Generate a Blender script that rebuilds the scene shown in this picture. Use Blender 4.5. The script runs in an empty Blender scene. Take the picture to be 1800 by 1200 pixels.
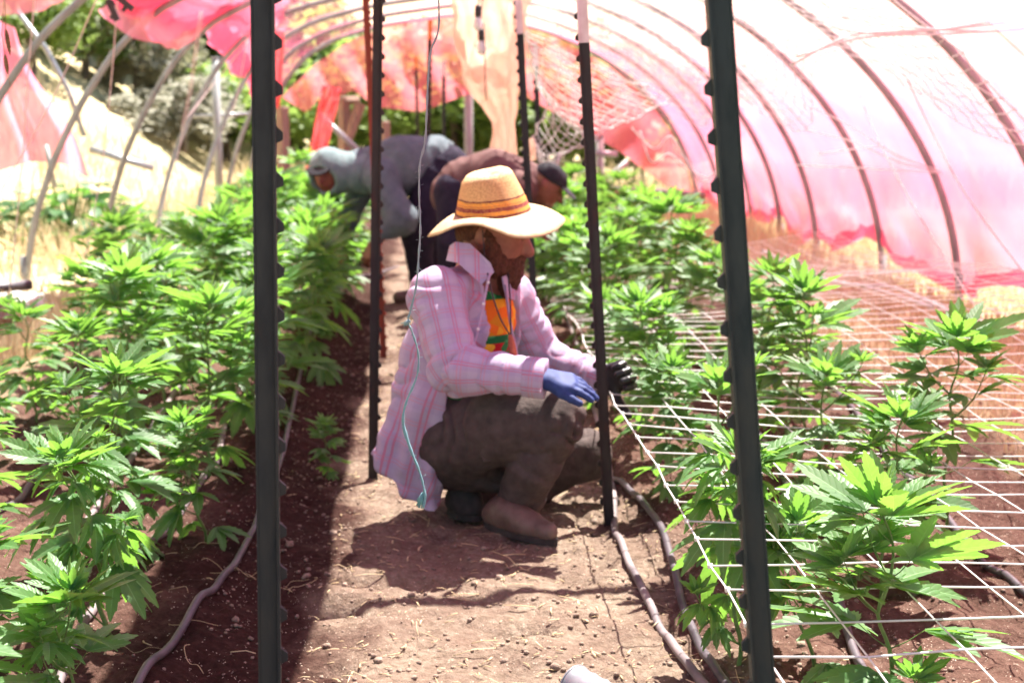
import bpy, math, random
import numpy as np
from mathutils import Vector, Matrix, noise as mnoise
R = math.radians
V = Vector
SC = bpy.context.scene
COL = SC.collection

# ------------------------------------------------------------------ camera, sky, sun, exposure
FPX = 2500.0                                   # focal length in pixels of an 1800 px wide picture (50 mm)
CH = 1.08
_p = math.atan(385 / FPX); _a = math.atan(155 / FPX * math.cos(_p))
FW = V((math.sin(_a) * math.cos(_p), math.cos(_a) * math.cos(_p), -math.sin(_p)))
RT = V((math.cos(_a), -math.sin(_a), 0)); UP = RT.cross(FW)
cam = bpy.data.cameras.new("camera"); cam_o = bpy.data.objects.new("camera", cam); COL.objects.link(cam_o)
m = Matrix((RT, UP, -FW)).transposed().to_4x4(); m.translation = V((0, 0, CH)); cam_o.matrix_world = m
cam.lens = 50; cam.sensor_width = 36; cam.clip_end = 500; cam.clip_start = .05
cam.dof.use_dof = True; cam.dof.focus_distance = 2.35; cam.dof.aperture_fstop = 5.6; cam.dof.aperture_blades = 0
SC.camera = cam_o
SUN_EL, SUN_AZ = R(64), math.atan2(.55, .83)
w = bpy.data.worlds.new("World"); SC.world = w; w.use_nodes = True
nt = w.node_tree; bg = nt.nodes["Background"]
sky = nt.nodes.new("ShaderNodeTexSky"); sky.sky_type = 'NISHITA'; sky.sun_disc = False
sky.sun_elevation = SUN_EL; sky.sun_rotation = SUN_AZ; sky.dust_density = 1.0; sky.air_density = 1.0
nt.links.new(sky.outputs[0], bg.inputs[0]); bg.inputs[1].default_value = .05
sl = bpy.data.lights.new("sun", 'SUN'); sl.energy = 5; sl.angle = R(.53); sl.color = (1, .95, .87)
so = bpy.data.objects.new("sun", sl); COL.objects.link(so)
sd = V((math.sin(SUN_AZ) * math.cos(SUN_EL), math.cos(SUN_AZ) * math.cos(SUN_EL), math.sin(SUN_EL)))
so.rotation_euler = sd.to_track_quat('Z', 'Y').to_euler()
vs = SC.view_settings; vs.view_transform = 'Standard'; vs.look = 'None'; vs.gamma = 1; vs.use_curve_mapping = False
vs.exposure = 2.28
SC.cycles.use_denoising = True
SC.cycles.max_bounces = 8; SC.cycles.transparent_max_bounces = 24; SC.cycles.transmission_bounces = 6
SC.cycles.diffuse_bounces = 4; SC.cycles.glossy_bounces = 2; SC.cycles.sample_clamp_indirect = 8
SC.cycles.use_adaptive_sampling = True; SC.cycles.adaptive_threshold = .02

def ray(px, py):
    return (FW * FPX + RT * (px - 900) + UP * (600 - py)).normalized()
def at(px, py, Y):
    d = ray(px, py); return V((0, 0, CH)) + d * (Y / d.y)
def gr(px, py, z=0.0):
    d = ray(px, py); return V((0, 0, CH)) + d * ((z - CH) / d.z)

# ------------------------------------------------------------------ numpy noise
def _h(ix, iy, s):
    n = (ix * 374761393 + iy * 668265263 + s * 1442695041) & 0x7fffffff
    n = (n ^ (n >> 13)) * 1274126177 & 0x7fffffff
    return ((n ^ (n >> 16)) & 0xffff) / 65535.0
def vn(x, y, s=0):
    x = np.asarray(x, float); y = np.asarray(y, float)
    ix = np.floor(x).astype(np.int64); iy = np.floor(y).astype(np.int64)
    fx = x - ix; fy = y - iy; fx = fx * fx * (3 - 2 * fx); fy = fy * fy * (3 - 2 * fy)
    a = _h(ix, iy, s); b = _h(ix + 1, iy, s); c = _h(ix, iy + 1, s); d = _h(ix + 1, iy + 1, s)
    return (a + (b - a) * fx) * (1 - fy) + (c + (d - c) * fx) * fy
def fbm(x, y, o=4, s=0):
    t = 0; a = .5
    for i in range(o):
        t = t + a * (vn(x, y, s + i) - .5); x = x * 2.03 + 7.1; y = y * 2.03 + 3.3; a *= .5
    return t
def sst(a, b, x):
    t = np.clip((x - a) / (b - a), 0, 1); return t * t * (3 - 2 * t)
def height(x, y):
    x = np.asarray(x, float); y = np.asarray(y, float)
    z = .62 * np.maximum(0, -x - 3.3) * sst(2, 9, y) * 1.0
    z = np.minimum(z, 14) + .05 * np.maximum(0, y - 19) * sst(0, -6, x)
    z = z + np.maximum(0, y - 45) * .16
    inside = sst(-2.9, -2.5, x) * sst(3.3, 2.9, x)
    bed = (sst(-.32, -.5, x) + sst(.52, .66, x)) * inside
    z = z + .035 * bed + .035 * fbm(x * 2.3, y * 2.3, 3, 5)
    z = z + (.055 + .03 * bed) * fbm(x * 9, y * 9, 3, 11) * inside - .045 * sst(.12, .3, fbm(x * 5.5 + 3, y * 5.5, 2, 41)) * (1 - bed) * inside
    z = z + (.028 + .022 * bed) * np.abs(fbm(x * 28, y * 28, 2, 17)) * inside
    z = z + .09 * (1 - inside) * fbm(x * 3, y * 3, 3, 23)
    return z
def gh(x, y): return float(height(x, y))

# ------------------------------------------------------------------ mesh helpers
class MB:
    def __init__(s): s.v = []; s.f = []; s.uv = []
    def add(s, vs_, fs, uvs=None):
        b = len(s.v); s.v.extend(tuple(v) for v in vs_); s.f.extend(tuple(i + b for i in f) for f in fs)
        s.uv.extend(uvs if uvs is not None else [(0, 0)] * len(vs_))
    def tube(s, pts, r, n=6, cap=True, flat=1.0):
        pts = [V(p) for p in pts]; m_ = len(pts)
        rs = r if isinstance(r, (list, tuple)) else [r] * m_
        t = (pts[1] - pts[0]).normalized(); a = V((0, 0, 1)) if abs(t.z) < .9 else V((1, 0, 0))
        nrm = t.cross(a).normalized(); vv = []; uvs = []; L = 0
        for i, p in enumerate(pts):
            t2 = (pts[min(i + 1, m_ - 1)] - pts[max(i - 1, 0)])
            if t2.length < 1e-9: t2 = t
            t2 = t2.normalized(); nrm = (nrm - t2 * nrm.dot(t2))
            nrm = nrm.normalized() if nrm.length > 1e-6 else t2.orthogonal().normalized()
            b = t2.cross(nrm)
            if i: L += (p - pts[i - 1]).length
            for k in range(n):
                q = 2 * math.pi * k / n
                vv.append(p + (nrm * math.cos(q) + b * math.sin(q) * flat) * rs[i]); uvs.append((k / n, L))
        fs = [(i * n + k, i * n + (k + 1) % n, (i + 1) * n + (k + 1) % n, (i + 1) * n + k) for i in range(m_ - 1) for k in range(n)]
        if cap and n > 2: fs += [tuple(range(n))[::-1], tuple((m_ - 1) * n + k for k in range(n))]
        s.add(vv, fs, uvs)
    def box(s, c, d, rot=None):
        c = V(c); vv = []
        for x in (-1, 1):
            for y in (-1, 1):
                for z in (-1, 1):
                    p = V((x * d[0] / 2, y * d[1] / 2, z * d[2] / 2))
                    vv.append((rot @ p if rot else p) + c)
        s.add(vv, [(0, 1, 3, 2), (4, 6, 7, 5), (0, 4, 5, 1), (2, 3, 7, 6), (0, 2, 6, 4), (1, 5, 7, 3)])
    def build(s, name, mat, parent=None, smooth=True):
        me = bpy.data.meshes.new(name); me.from_pydata(s.v, [], s.f)
        if any(u != (0, 0) for u in s.uv[:50]) or len(s.uv) > 50:
            ul = me.uv_layers.new(name="UVMap"); li = np.zeros(len(me.loops), np.int32); me.loops.foreach_get("vertex_index", li)
            ul.data.foreach_set("uv", np.array(s.uv, np.float32)[li].ravel())
        if smooth: me.polygons.foreach_set("use_smooth", [True] * len(me.polygons))
        return link(name, me, mat, parent)
def link(name, me, mat, parent=None):
    if mat: me.materials.append(mat)
    me.update(); o = bpy.data.objects.new(name, me); COL.objects.link(o)
    if parent: o.parent = parent
    return o
def tag(o, label=None, cat=None, group=None, kind=None):
    if label: o['label'] = label
    if cat: o['category'] = cat
    if group: o['group'] = group
    if kind: o['kind'] = kind
    return o
def empty(name, loc, label, cat, group=None, rz=0):
    o = bpy.data.objects.new(name, None); COL.objects.link(o); o.location = loc; o.rotation_euler = (0, 0, rz); o.empty_display_size = .05
    return tag(o, label, cat, group)
def copy_tree(o, parent=None):
    c = o.copy(); COL.objects.link(c); c.parent = parent
    for ch in [x for x in o.children]: copy_tree(ch, c)
    return c
def crs(pts, n=8):
    pts = [V(p) for p in pts]; P = [pts[0] * 2 - pts[1]] + pts + [pts[-1] * 2 - pts[-2]]; out = []
    for i in range(1, len(P) - 2):
        for k in range(n):
            t = k / n; a, b, c, d = P[i - 1], P[i], P[i + 1], P[i + 2]
            out.append(.5 * ((2 * b) + (c - a) * t + (2 * a - 5 * b + 4 * c - d) * t * t + (3 * b - a - 3 * c + d) * t ** 3))
    out.append(pts[-1]); return out

# ------------------------------------------------------------------ materials
class NM:
    def __init__(s, name):
        s.m = bpy.data.materials.new(name); s.m.use_nodes = True; s.n = s.m.node_tree.nodes; s.l = s.m.node_tree.links
        s.b = s.n["Principled BSDF"]; s.out = s.n["Material Output"]
    def new(s, t, **k):
        x = s.n.new(t)
        for a, b in k.items(): setattr(x, a, b)
        return x
    def co(s, kind='Object', scale=(1, 1, 1)):
        c = s.new("ShaderNodeTexCoord"); mp = s.new("ShaderNodeMapping"); mp.inputs['Scale'].default_value = scale
        s.l.new(c.outputs[kind], mp.inputs[0]); return mp.outputs[0]
    def noise(s, vec, scale, det=4, rough=.55):
        x = s.new("ShaderNodeTexNoise"); x.inputs['Scale'].default_value = scale; x.inputs['Detail'].default_value = det; x.inputs['Roughness'].default_value = rough
        s.l.new(vec, x.inputs['Vector']); return x.outputs[0]
    def ramp(s, fac, stops, interp='LINEAR'):
        x = s.new("ShaderNodeValToRGB"); e = x.color_ramp.elements; x.color_ramp.interpolation = interp
        while len(e) < len(stops): e.new(.5)
        for i, (p, c) in enumerate(stops): e[i].position = p; e[i].color = tuple(c) + (1,) if len(c) == 3 else c
        s.l.new(fac, x.inputs[0]); return x.outputs[0]
    def mix(s, fac, a, b, mode='MIX'):
        x = s.new("ShaderNodeMix", data_type='RGBA', blend_type=mode)
        for sock, v in ((x.inputs[0], fac), (x.inputs[6], a), (x.inputs[7], b)):
            if isinstance(v, bpy.types.NodeSocket): s.l.new(v, sock)
            elif isinstance(v, (int, float)): sock.default_value = v
            else: sock.default_value = tuple(v) + (1,)
        return x.outputs[2]
    def math(s, op, a, b=0., c=None):
        x = s.new("ShaderNodeMath", operation=op)
        for i, v in enumerate((a, b) if c is None else (a, b, c)):
            if isinstance(v, bpy.types.NodeSocket): s.l.new(v, x.inputs[i])
            else: x.inputs[i].default_value = v
        return x.outputs[0]
    def bump(s, h, strength=.5, dist=.01):
        x = s.new("ShaderNodeBump"); x.inputs['Strength'].default_value = strength; x.inputs['Distance'].default_value = dist
        s.l.new(h, x.inputs['Height']); s.l.new(x.outputs[0], s.b.inputs['Normal']); return x.outputs[0]
    def set(s, col=None, rough=None, metal=None, spec=None):
        for k, v in (('Base Color', col), ('Roughness', rough), ('Metallic', metal), ('Specular IOR Level', spec)):
            if v is None: continue
            if isinstance(v, bpy.types.NodeSocket): s.l.new(v, s.b.inputs[k])
            elif isinstance(v, (int, float)): s.b.inputs[k].default_value = v
            else: s.b.inputs[k].default_value = tuple(v) + (1,)
        return s
def mat_noise(name, c1, c2, scale=20, rough=.8, bump=.3, bd=.005, metal=0, spec=.5, coord='Object', stretch=(1, 1, 1)):
    n = NM(name); vec = n.co(coord, stretch); f = n.noise(vec, scale)
    n.set(n.ramp(f, [(.3, c1), (.7, c2)]), rough, metal, spec)
    if bump: n.bump(n.noise(vec, scale * 2.5), bump, bd)
    return n.m
def mat_trans(name, c1, c2, ct, scale=20, tf=.4, rough=.6, bump=.2, bd=.003):
    n = NM(name); vec = n.co(); f = n.noise(vec, scale); n.set(n.ramp(f, [(.3, c1), (.7, c2)]), rough)
    n.bump(n.noise(vec, scale * 3), bump, bd)
    t = n.new("ShaderNodeBsdfTranslucent"); t.inputs[0].default_value = tuple(ct) + (1,)
    mx = n.new("ShaderNodeMixShader"); mx.inputs[0].default_value = tf
    n.l.new(n.b.outputs[0], mx.inputs[1]); n.l.new(t.outputs[0], mx.inputs[2]); n.l.new(mx.outputs[0], n.out.inputs[0])
    return n.m

# ground: soil inside the tunnel, dry grass litter outside
n = NM("soil_and_straw"); vec = n.co()
big = n.noise(vec, 3, 5); fine = n.noise(vec, 55, 6, .7); vor = n.new("ShaderNodeTexVoronoi"); vor.inputs['Scale'].default_value = 130
n.l.new(vec, vor.inputs['Vector'])
soil = n.ramp(fine, [(.25, (.055, .028, .021)), (.5, (.115, .066, .05)), (.8, (.20, .13, .10))])
path = n.ramp(fine, [(.25, (.105, .075, .052)), (.45, (.20, .152, .112)), (.8, (.35, .285, .22))])
sep = n.new("ShaderNodeSeparateXYZ"); n.l.new(n.co(), sep.inputs[0])
wob = n.math('ADD', sep.outputs[0], n.math('MULTIPLY', n.math('SUBTRACT', big, .5), .5))
dpath = n.math('ABSOLUTE', n.math('SUBTRACT', wob, .16))
pm = n.math('SUBTRACT', 1, n.math('SMOOTH_MIN', n.math('MULTIPLY', n.math('MAXIMUM', n.math('SUBTRACT', dpath, .3), 0), 5), 1, .1))
wet_shade = n.ramp(fine, [(.25, (.016, .006, .005)), (.5, (.034, .014, .011)), (.8, (.075, .036, .028))])  # moist soil strip, with the band of shade also darkened into it
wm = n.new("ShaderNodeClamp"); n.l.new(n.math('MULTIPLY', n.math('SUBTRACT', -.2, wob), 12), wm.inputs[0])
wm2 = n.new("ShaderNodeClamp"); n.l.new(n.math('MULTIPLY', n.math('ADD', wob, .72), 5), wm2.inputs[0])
path = n.mix(n.math('MULTIPLY', n.ramp(n.noise(vec, 7, 5, .65), [(.42, (0, 0, 0)), (.62, (1, 1, 1))]), .5), path, (.13, .08, .062)); soil = n.mix(pm, soil, path); soil = n.mix(n.math('MULTIPLY', n.math('MULTIPLY', wm.outputs[0], wm2.outputs[0]), .9), soil, wet_shade)
spk = n.math('LESS_THAN', vor.outputs['Distance'], .2)
spn = n.math('MULTIPLY', spk, n.math('GREATER_THAN', n.noise(vec, 40, 2), .56))
soil = n.mix(spn, soil, (.5, .42, .33))
gold = n.ramp(n.noise(vec, 18, 6, .7), [(.25, (.32, .24, .13)), (.5, (.54, .43, .26)), (.8, (.70, .61, .43))])
green = n.ramp(n.noise(vec, .35, 4), [(.45, (0, 0, 0)), (.62, (1, 1, 1))])
gold = n.mix(n.math('MULTIPLY', green, .35), gold, (.25, .26, .10))
dx = n.math('ABSOLUTE', n.math('SUBTRACT', wob, .17))
om = n.math('MULTIPLY', n.math('SUBTRACT', dx, 1.62), 3)
ox = n.new("ShaderNodeClamp"); n.l.new(om, ox.inputs[0])
fy = n.new("ShaderNodeClamp"); n.l.new(n.math('MULTIPLY', n.math('SUBTRACT', sep.outputs[1], 17.5), .7), fy.inputs[0])
of = n.math('MAXIMUM', ox.outputs[0], fy.outputs[0])
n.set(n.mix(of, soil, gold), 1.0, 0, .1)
n.bump(n.math('ADD', n.noise(vec, 90, 5, .7), n.math('MULTIPLY', n.noise(vec, 25, 3), 1.5)), .9, .012)
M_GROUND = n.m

# leaves
def leaf_mat(name, c_dark, c_mid, c_light, tr, tf=.42):
    n = NM(name); uvn = n.new("ShaderNodeUVMap"); sp = n.new("ShaderNodeSeparateXYZ"); n.l.new(uvn.outputs[0], sp.inputs[0])
    au = n.math('ABSOLUTE', sp.outputs[0]); ph = n.math('SUBTRACT', sp.outputs[1], n.math('MULTIPLY', au, .16))
    vein = n.math('POWER', n.math('ABSOLUTE', n.math('SINE', n.math('MULTIPLY', ph, 31.4))), .5)
    rib = n.math('LESS_THAN', au, .05)
    oi = n.new("ShaderNodeObjectInfo"); gn = n.noise(n.co(), 14, 3)
    tone = n.math('ADD', n.math('MULTIPLY', gn, .8), n.math('MULTIPLY', oi.outputs['Random'], .25))
    col = n.ramp(tone, [(.25, c_dark), (.5, c_mid), (.8, c_light)])
    col = n.mix(n.math('MULTIPLY', n.math('SUBTRACT', 1, vein), .35), col, c_light)
    geo = n.new("ShaderNodeNewGeometry")
    col = n.mix(n.math('MULTIPLY', geo.outputs['Backfacing'], .6), col, tuple(min(1, c * 1.6 + .06) for c in c_mid))
    col = n.mix(n.math('MULTIPLY', rib, .7), col, tuple(min(1, c * 1.7 + .05) for c in c_light))
    n.set(col, .46, 0, .5); n.bump(vein, .3, .0015)
    t = n.new("ShaderNodeBsdfTranslucent")
    tc = n.mix(n.math('MULTIPLY', n.math('SUBTRACT', 1, vein), .4), tr, tuple(c * .55 for c in tr)); n.l.new(tc, t.inputs[0])
    mx = n.new("ShaderNodeMixShader"); mx.inputs[0].default_value = tf
    n.l.new(n.b.outputs[0], mx.inputs[1]); n.l.new(t.outputs[0], mx.inputs[2]); n.l.new(mx.outputs[0], n.out.inputs[0])
    return n.m
M_LEAF = leaf_mat("hemp_leaf", (.045, .13, .045), (.08, .20, .06), (.14, .28, .10), (.23, .50, .06), .46)
M_STEM = mat_trans("hemp_stem", (.10, .2, .05), (.2, .3, .09), (.2, .4, .06), 30, .2, .5)
M_DRY = mat_trans("dry_grass_blades", (.42, .33, .19), (.66, .56, .36), (.6, .5, .3), 3, .3, .8)
M_CROWN = mat_trans("tree_leaves", (.07, .12, .025), (.18, .26, .06), (.32, .46, .10), 1.3, .4, .6)
M_CROWN2 = mat_trans("grey_shrub_leaves", (.20, .19, .13), (.34, .32, .24), (.3, .3, .18), 1.2, .3, .7)
M_CROWN3 = mat_trans("squash_leaves", (.02, .07, .015), (.06, .15, .03), (.15, .35, .05), 8, .35, .4)
M_BARK = mat_noise("bark", (.08, .06, .045), (.18, .14, .11), 12, .9, .6, .02)
M_STRAW = mat_noise("straw", (.45, .33, .16), (.75, .62, .38), 9, .8, .2)
M_CLOD = mat_noise("soil_clod", (.16, .11, .08), (.34, .26, .20), 60, 1, .8, .006)

def paint(name, base, rust, edge, amt=.55, rough=.5, spec=.5):
    n = NM(name); vec = n.co('Object', (1, 1, .35)); f = n.noise(vec, 25, 8, .65)
    c = n.ramp(f, [(amt, base), (amt + .08, rust)])
    g = n.noise(vec, 90, 4); c = n.mix(n.math('MULTIPLY', g, .35), c, edge)
    n.set(c, n.ramp(f, [(.4, (rough,) * 3), (.7, (.85,) * 3)]), 0, spec); n.bump(n.noise(vec, 160, 4), .35, .001); return n.m
M_POST_A = paint("charcoal_post_paint", (.012, .015, .016), (.04, .026, .022), (.028, .03, .03), .62)
M_POST_B = paint("dark_green_post_paint", (.006, .018, .018), (.06, .034, .026), (.018, .028, .028), .66, .42)
M_POST_C = paint("brown_post_paint", (.019, .012, .012), (.045, .02, .016), (.028, .02, .02), .55)
M_POST_R = paint("rust_red_post", (.22, .035, .02), (.13, .04, .02), (.3, .08, .04), .55, .7)
M_TIP_W = mat_noise("white_post_tip", (.62, .5, .5), (.78, .7, .7), 30, .6, .1)
M_TIP_O = mat_noise("orange_post_tip", (.7, .16, .03), (.85, .3, .08), 30, .6, .1)
M_PIPE = mat_noise("grey_conduit", (.20, .215, .21), (.34, .35, .34), 12, .55, .15, .002, 0, .4, 'Object', (1, 1, .3))
M_GALV = mat_noise("galvanised_pipe", (.2, .215, .23), (.34, .35, .37), 14, .4, .1, .001, .4)
M_WOOD = mat_noise("weathered_wood", (.16, .11, .085), (.34, .24, .18), 9, .85, .5, .004, 0, .3, 'Object', (4, 4, .4))
M_WOODR = mat_noise("red_brown_board", (.20, .08, .05), (.34, .16, .10), 9, .8, .4, .004, 0, .3, 'Object', (.4, 4, 4))
M_NET = mat_trans("white_netting", (.78, .78, .74), (.9, .9, .86), (.8, .8, .78), 30, .25, .6, 0)
M_TWINE_P = mat_trans("pale_pink_twine", (.7, .58, .54), (.85, .75, .7), (.6, .45, .4), 40, .2, .8, .3)
M_TWINE_G = mat_noise("green_twine", (.14, .26, .27), (.30, .40, .42), 14, .7, .8, .001, 0, .3, 'Object', (1, 1, 1))
M_HOSE = mat_noise("black_drip_hose", (.035, .03, .036), (.12, .10, .115), 14, .5, .15, .001)
M_HOSE_DUST = mat_noise("dusty_drip_hose", (.09, .075, .085), (.3, .25, .24), 10, .65, .2, .001)
M_BLACKP = mat_noise("black_plastic", (.015, .015, .017), (.035, .033, .036), 30, .45, .1)
M_WHITEP = mat_noise("white_plastic", (.7, .68, .68), (.8, .8, .8), 30, .4, .1)
M_TARP = mat_noise("pale_tarp", (.6, .6, .62), (.8, .8, .8), 5, .6, .8, .05)
M_DEAD = mat_noise("dried_brown_leaf", (.10, .06, .03), (.3, .18, .09), 60, .8, .5)

def cloth_mat(name, col_d, col_t, col_x, open_, scale=1.0, weave=420, top=None):
    """Knitted shade cloth: fibres that scatter and pass light, with open holes between them."""
    n = NM(name); vec = n.co(); f = n.noise(vec, 2.2 * scale, 5)
    wv = n.new("ShaderNodeTexWave"); wv.inputs['Scale'].default_value = weave * .1; wv.inputs['Distortion'].default_value = 2.5; wv.bands_direction = 'Z'
    n.l.new(vec, wv.inputs['Vector'])
    n.set(n.ramp(f, [(.3, col_d), (.7, tuple(min(1, c * 1.15) for c in col_d))]), .6, 0, .2)
    n.bump(n.noise(vec, 14, 5), .5, .02)
    t = n.new("ShaderNodeBsdfTranslucent"); t.inputs[0].default_value = tuple(col_t) + (1,)
    mx = n.new("ShaderNodeMixShader"); mx.inputs[0].default_value = .6
    n.l.new(n.b.outputs[0], mx.inputs[1]); n.l.new(t.outputs[0], mx.inputs[2])
    tr = n.new("ShaderNodeBsdfTransparent"); tr.inputs[0].default_value = tuple(col_x) + (1,)
    m2 = n.new("ShaderNodeMixShader")
    op = n.math('ADD', n.math('MULTIPLY', n.math('SUBTRACT', f, .5), .35), n.math('MULTIPLY_ADD', wv.outputs['Fac'], .12, open_ - .06))
    if top:   # ridge knit opened to let sun through; full pink knit down the walls
        uvn = n.new("ShaderNodeUVMap"); su_ = n.new("ShaderNodeSeparateXYZ"); n.l.new(uvn.outputs[0], su_.inputs[0])
        k_ = n.ramp(n.math('ADD', su_.outputs[1], n.math('MULTIPLY', n.math('SUBTRACT', f, .5), .12)), [(.19, (0, 0, 0)), (.34, (.42, .42, .42)), (.47, (1, 1, 1)), (.86, (1, 1, 1)), (.96, (0, 0, 0))])
        op = n.math('ADD', op, n.math('MULTIPLY', k_, top)); cx_ = n.mix(k_, col_x, (1, .97, .975)); n.l.new(cx_, tr.inputs[0])
    n.l.new(op, m2.inputs[0]); n.l.new(mx.outputs[0], m2.inputs[1]); n.l.new(tr.outputs[0], m2.inputs[2])
    n.l.new(m2.outputs[0], n.out.inputs[0]); return n.m
M_CLOTH = cloth_mat("pink_shade_cloth", (.60, .16, .24), (.62, .17, .27), (1, .92, .96), .13, top=.66)
M_FLAP = cloth_mat("faded_pink_flap", (.80, .24, .36), (.84, .27, .40), (1, .70, .78), .22)
M_CLOTH2 = cloth_mat("red_pink_shade_cloth", (.85, .13, .15), (.9, .16, .18), (1, .6, .62), .22)
M_CLOTH3 = cloth_mat("end_shade_cloth", (.85, .22, .26), (.88, .24, .30), (1, .62, .66), .5)
M_CLOTH2B = cloth_mat("doubled_pink_cloth", (.94, .30, .42), (.97, .34, .48), (1, .76, .82), .42)
M_HEM = cloth_mat("cloth_hem", (.9, .16, .26), (.95, .2, .32), (1, .6, .66), .15)
M_PEACH = cloth_mat("peach_cloth", (.8, .62, .50), (.85, .66, .52), (1, .9, .85), .35, 3)
M_BROWNC = mat_noise("shade_strip_cloth", (.05, .03, .03), (.1, .06, .06), 8, .9, .4)
# ------------------------------------------------------------------ ground
def axis(stops):
    out = [stops[0][0]]
    for (a, _), (b, st) in zip(stops, stops[1:]):
        k = max(1, int(round((b - a) / st))); out += [a + (b - a) * (i + 1) / k for i in range(k)]
    return np.array(out)
gx = axis([(-90, 0), (-20, 6), (-8, 1), (-3.2, .2), (-2, .05), (2.2, .018), (3.4, .06), (8, .3), (20, 1.5), (90, 7)])
gy = axis([(-12, 0), (.8, .8), (1.4, .05), (5.5, .018), (9, .05), (18, .15), (30, .6), (60, 2), (140, 8)])
GX, GY = np.meshgrid(gx, gy); GZ = height(GX, GY)
nx, ny = len(gx), len(gy); idx = np.arange(nx * ny).reshape(ny, nx)
q = np.stack([idx[:-1, :-1], idx[:-1, 1:], idx[1:, 1:], idx[1:, :-1]], -1).reshape(-1, 4)
me = bpy.data.meshes.new("ground"); me.vertices.add(nx * ny); me.loops.add(q.size); me.polygons.add(len(q))
me.vertices.foreach_set("co", np.stack([GX, GY, GZ], -1).ravel()); me.loops.foreach_set("vertex_index", q.ravel().astype(np.int32))
me.polygons.foreach_set("loop_start", np.arange(0, q.size, 4, dtype=np.int32)); me.polygons.foreach_set("use_smooth", [True] * len(q))
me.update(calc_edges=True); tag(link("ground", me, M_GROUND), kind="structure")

rnd = random.Random(7)
# straw bits, clods, roots on the soil
mb = MB()
for i in range(2600):
    if i < 2000: y = 1.7 + 6 * rnd.random() ** 1.5; x = rnd.uniform(-.28, .6) + .02
    else: y = 1.7 + 7 * rnd.random(); x = rnd.uniform(-2.4, 2.8)
    L = rnd.uniform(.004, .03) if rnd.random() < .92 else rnd.uniform(.04, .09); a = rnd.uniform(0, math.pi * 2); z = gh(x, y) + .004
    p = V((x, y, z)); d = V((math.cos(a), math.sin(a), rnd.uniform(-.05, .2))) * L
    mb.tube([p, p + d * .5 + V((rnd.uniform(-1, 1), rnd.uniform(-1, 1), .5)) * L * .1, p + d], rnd.uniform(.0007, .0021), 4, True, .5)
tag(mb.build("straw_litter", M_STRAW), "short pale straw bits scattered over the brown soil path", "straw", kind="stuff")
mb = MB()
for i in range(5200):
    y = 1.7 + 7 * rnd.random() ** 1.3; x = rnd.uniform(-1.9, 2.3) if rnd.random() < .55 else rnd.uniform(-.45, .75)
    r = rnd.uniform(.002, .0075) * (1 if rnd.random() < .93 else 1.8); c = V((x, y, gh(x, y) + r * .3))
    jit = [rnd.uniform(.65, 1.15) for _ in range(14)]; vv = []
    for q_, (sx, sy, sz) in enumerate(((1, 0, 0), (-1, 0, 0), (0, 1, 0), (0, -1, 0), (0, 0, 1), (0, 0, -1), (.6, .6, .6), (-.6, .6, .6), (.6, -.6, .6), (-.6, -.6, .6), (.6, .6, -.6), (-.6, .6, -.6), (.6, -.6, -.6), (-.6, -.6, -.6))):
        vv.append(c + V((sx, sy, sz * .75)) * r * jit[q_])
    fs_ = []
    for ax_, cn in ((0, (6, 8, 12, 10)), (1, (7, 11, 13, 9)), (2, (6, 10, 11, 7)), (3, (8, 9, 13, 12)), (4, (6, 7, 9, 8)), (5, (10, 12, 13, 11))):
        for t_ in range(4): fs_.append((ax_, cn[t_], cn[(t_ + 1) % 4]))
    mb.add(vv, fs_)
tag(mb.build("soil_clods", M_CLOD, None, True), "small crumbs and clods of brown soil", "soil", kind="stuff")
mb = MB()
for i in range(14):
    x = rnd.uniform(-.55, -.22); y = rnd.uniform(1.9, 3.6); p = V((x, y, gh(x, y) + .003)); pts = [p]; a = rnd.uniform(0, 6.3)
    for k in range(6):
        a += rnd.uniform(-.7, .7); p = p + V((math.cos(a), math.sin(a), 0)) * rnd.uniform(.01, .03); pts.append(V((p.x, p.y, gh(p.x, p.y) + rnd.uniform(.002, .012))))
    mb.tube(crs(pts, 3), rnd.uniform(.0004, .0008), 4)
tag(mb.build("fine_roots", M_STRAW), "thin pale roots lying loose on the dark shaded soil", "roots", kind="stuff")

# dry grass
def grass(name, n_, fx, label, hmin=.12, hmax=.45):
    mb = MB()
    for i in range(n_):
        x, y = fx(); z = gh(x, y); h = rnd.uniform(hmin, hmax) * (.45 + .55 * float(sst(8, 13, y))); a = rnd.uniform(0, 6.28); w_ = rnd.uniform(.0015, .0035) * (1 + y * .08)
        s = V((math.cos(a), math.sin(a), 0)) * w_; l = V((rnd.gauss(0, .3), rnd.gauss(0, .3), 0)) * h; p = V((x, y, z - .01))
        m1 = p + V((0, 0, h * .55)) + l * .35; tp = p + V((0, 0, h)) + l
        mb.add([p - s, p + s, m1 - s, m1 + s, tp], [(0, 1, 3, 2), (2, 3, 4)])
    return tag(mb.build(name, M_DRY, None, False), label, "grass", kind="stuff")
def fL():
    y = 5.5 + 16 * rnd.random() ** 1.6; x = -1.75 - rnd.random() ** 1.5 * (2 + y * .42)
    if mnoise.noise(V((x * .8, y * .8, 0))) < -.12: return fL()
    return x, y
grass("dry_grass", 16000, fL, "dry golden grass beside and above the left hoops")
def fR():
    y = 3.6 + 12 * rnd.random() ** 1.4; x = 1.8 + rnd.random() ** .8 * (1.5 + y * .05); return x, y
grass("dry_grass", 14000, fR, "dry golden grass along the right wall of the tunnel", .08, .34)
def fF(): return rnd.uniform(-3, 9), rnd.uniform(17.5, 24)
grass("dry_grass", 5000, fF, "dry golden grass beyond the far end of the tunnel", .2, .6)

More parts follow.
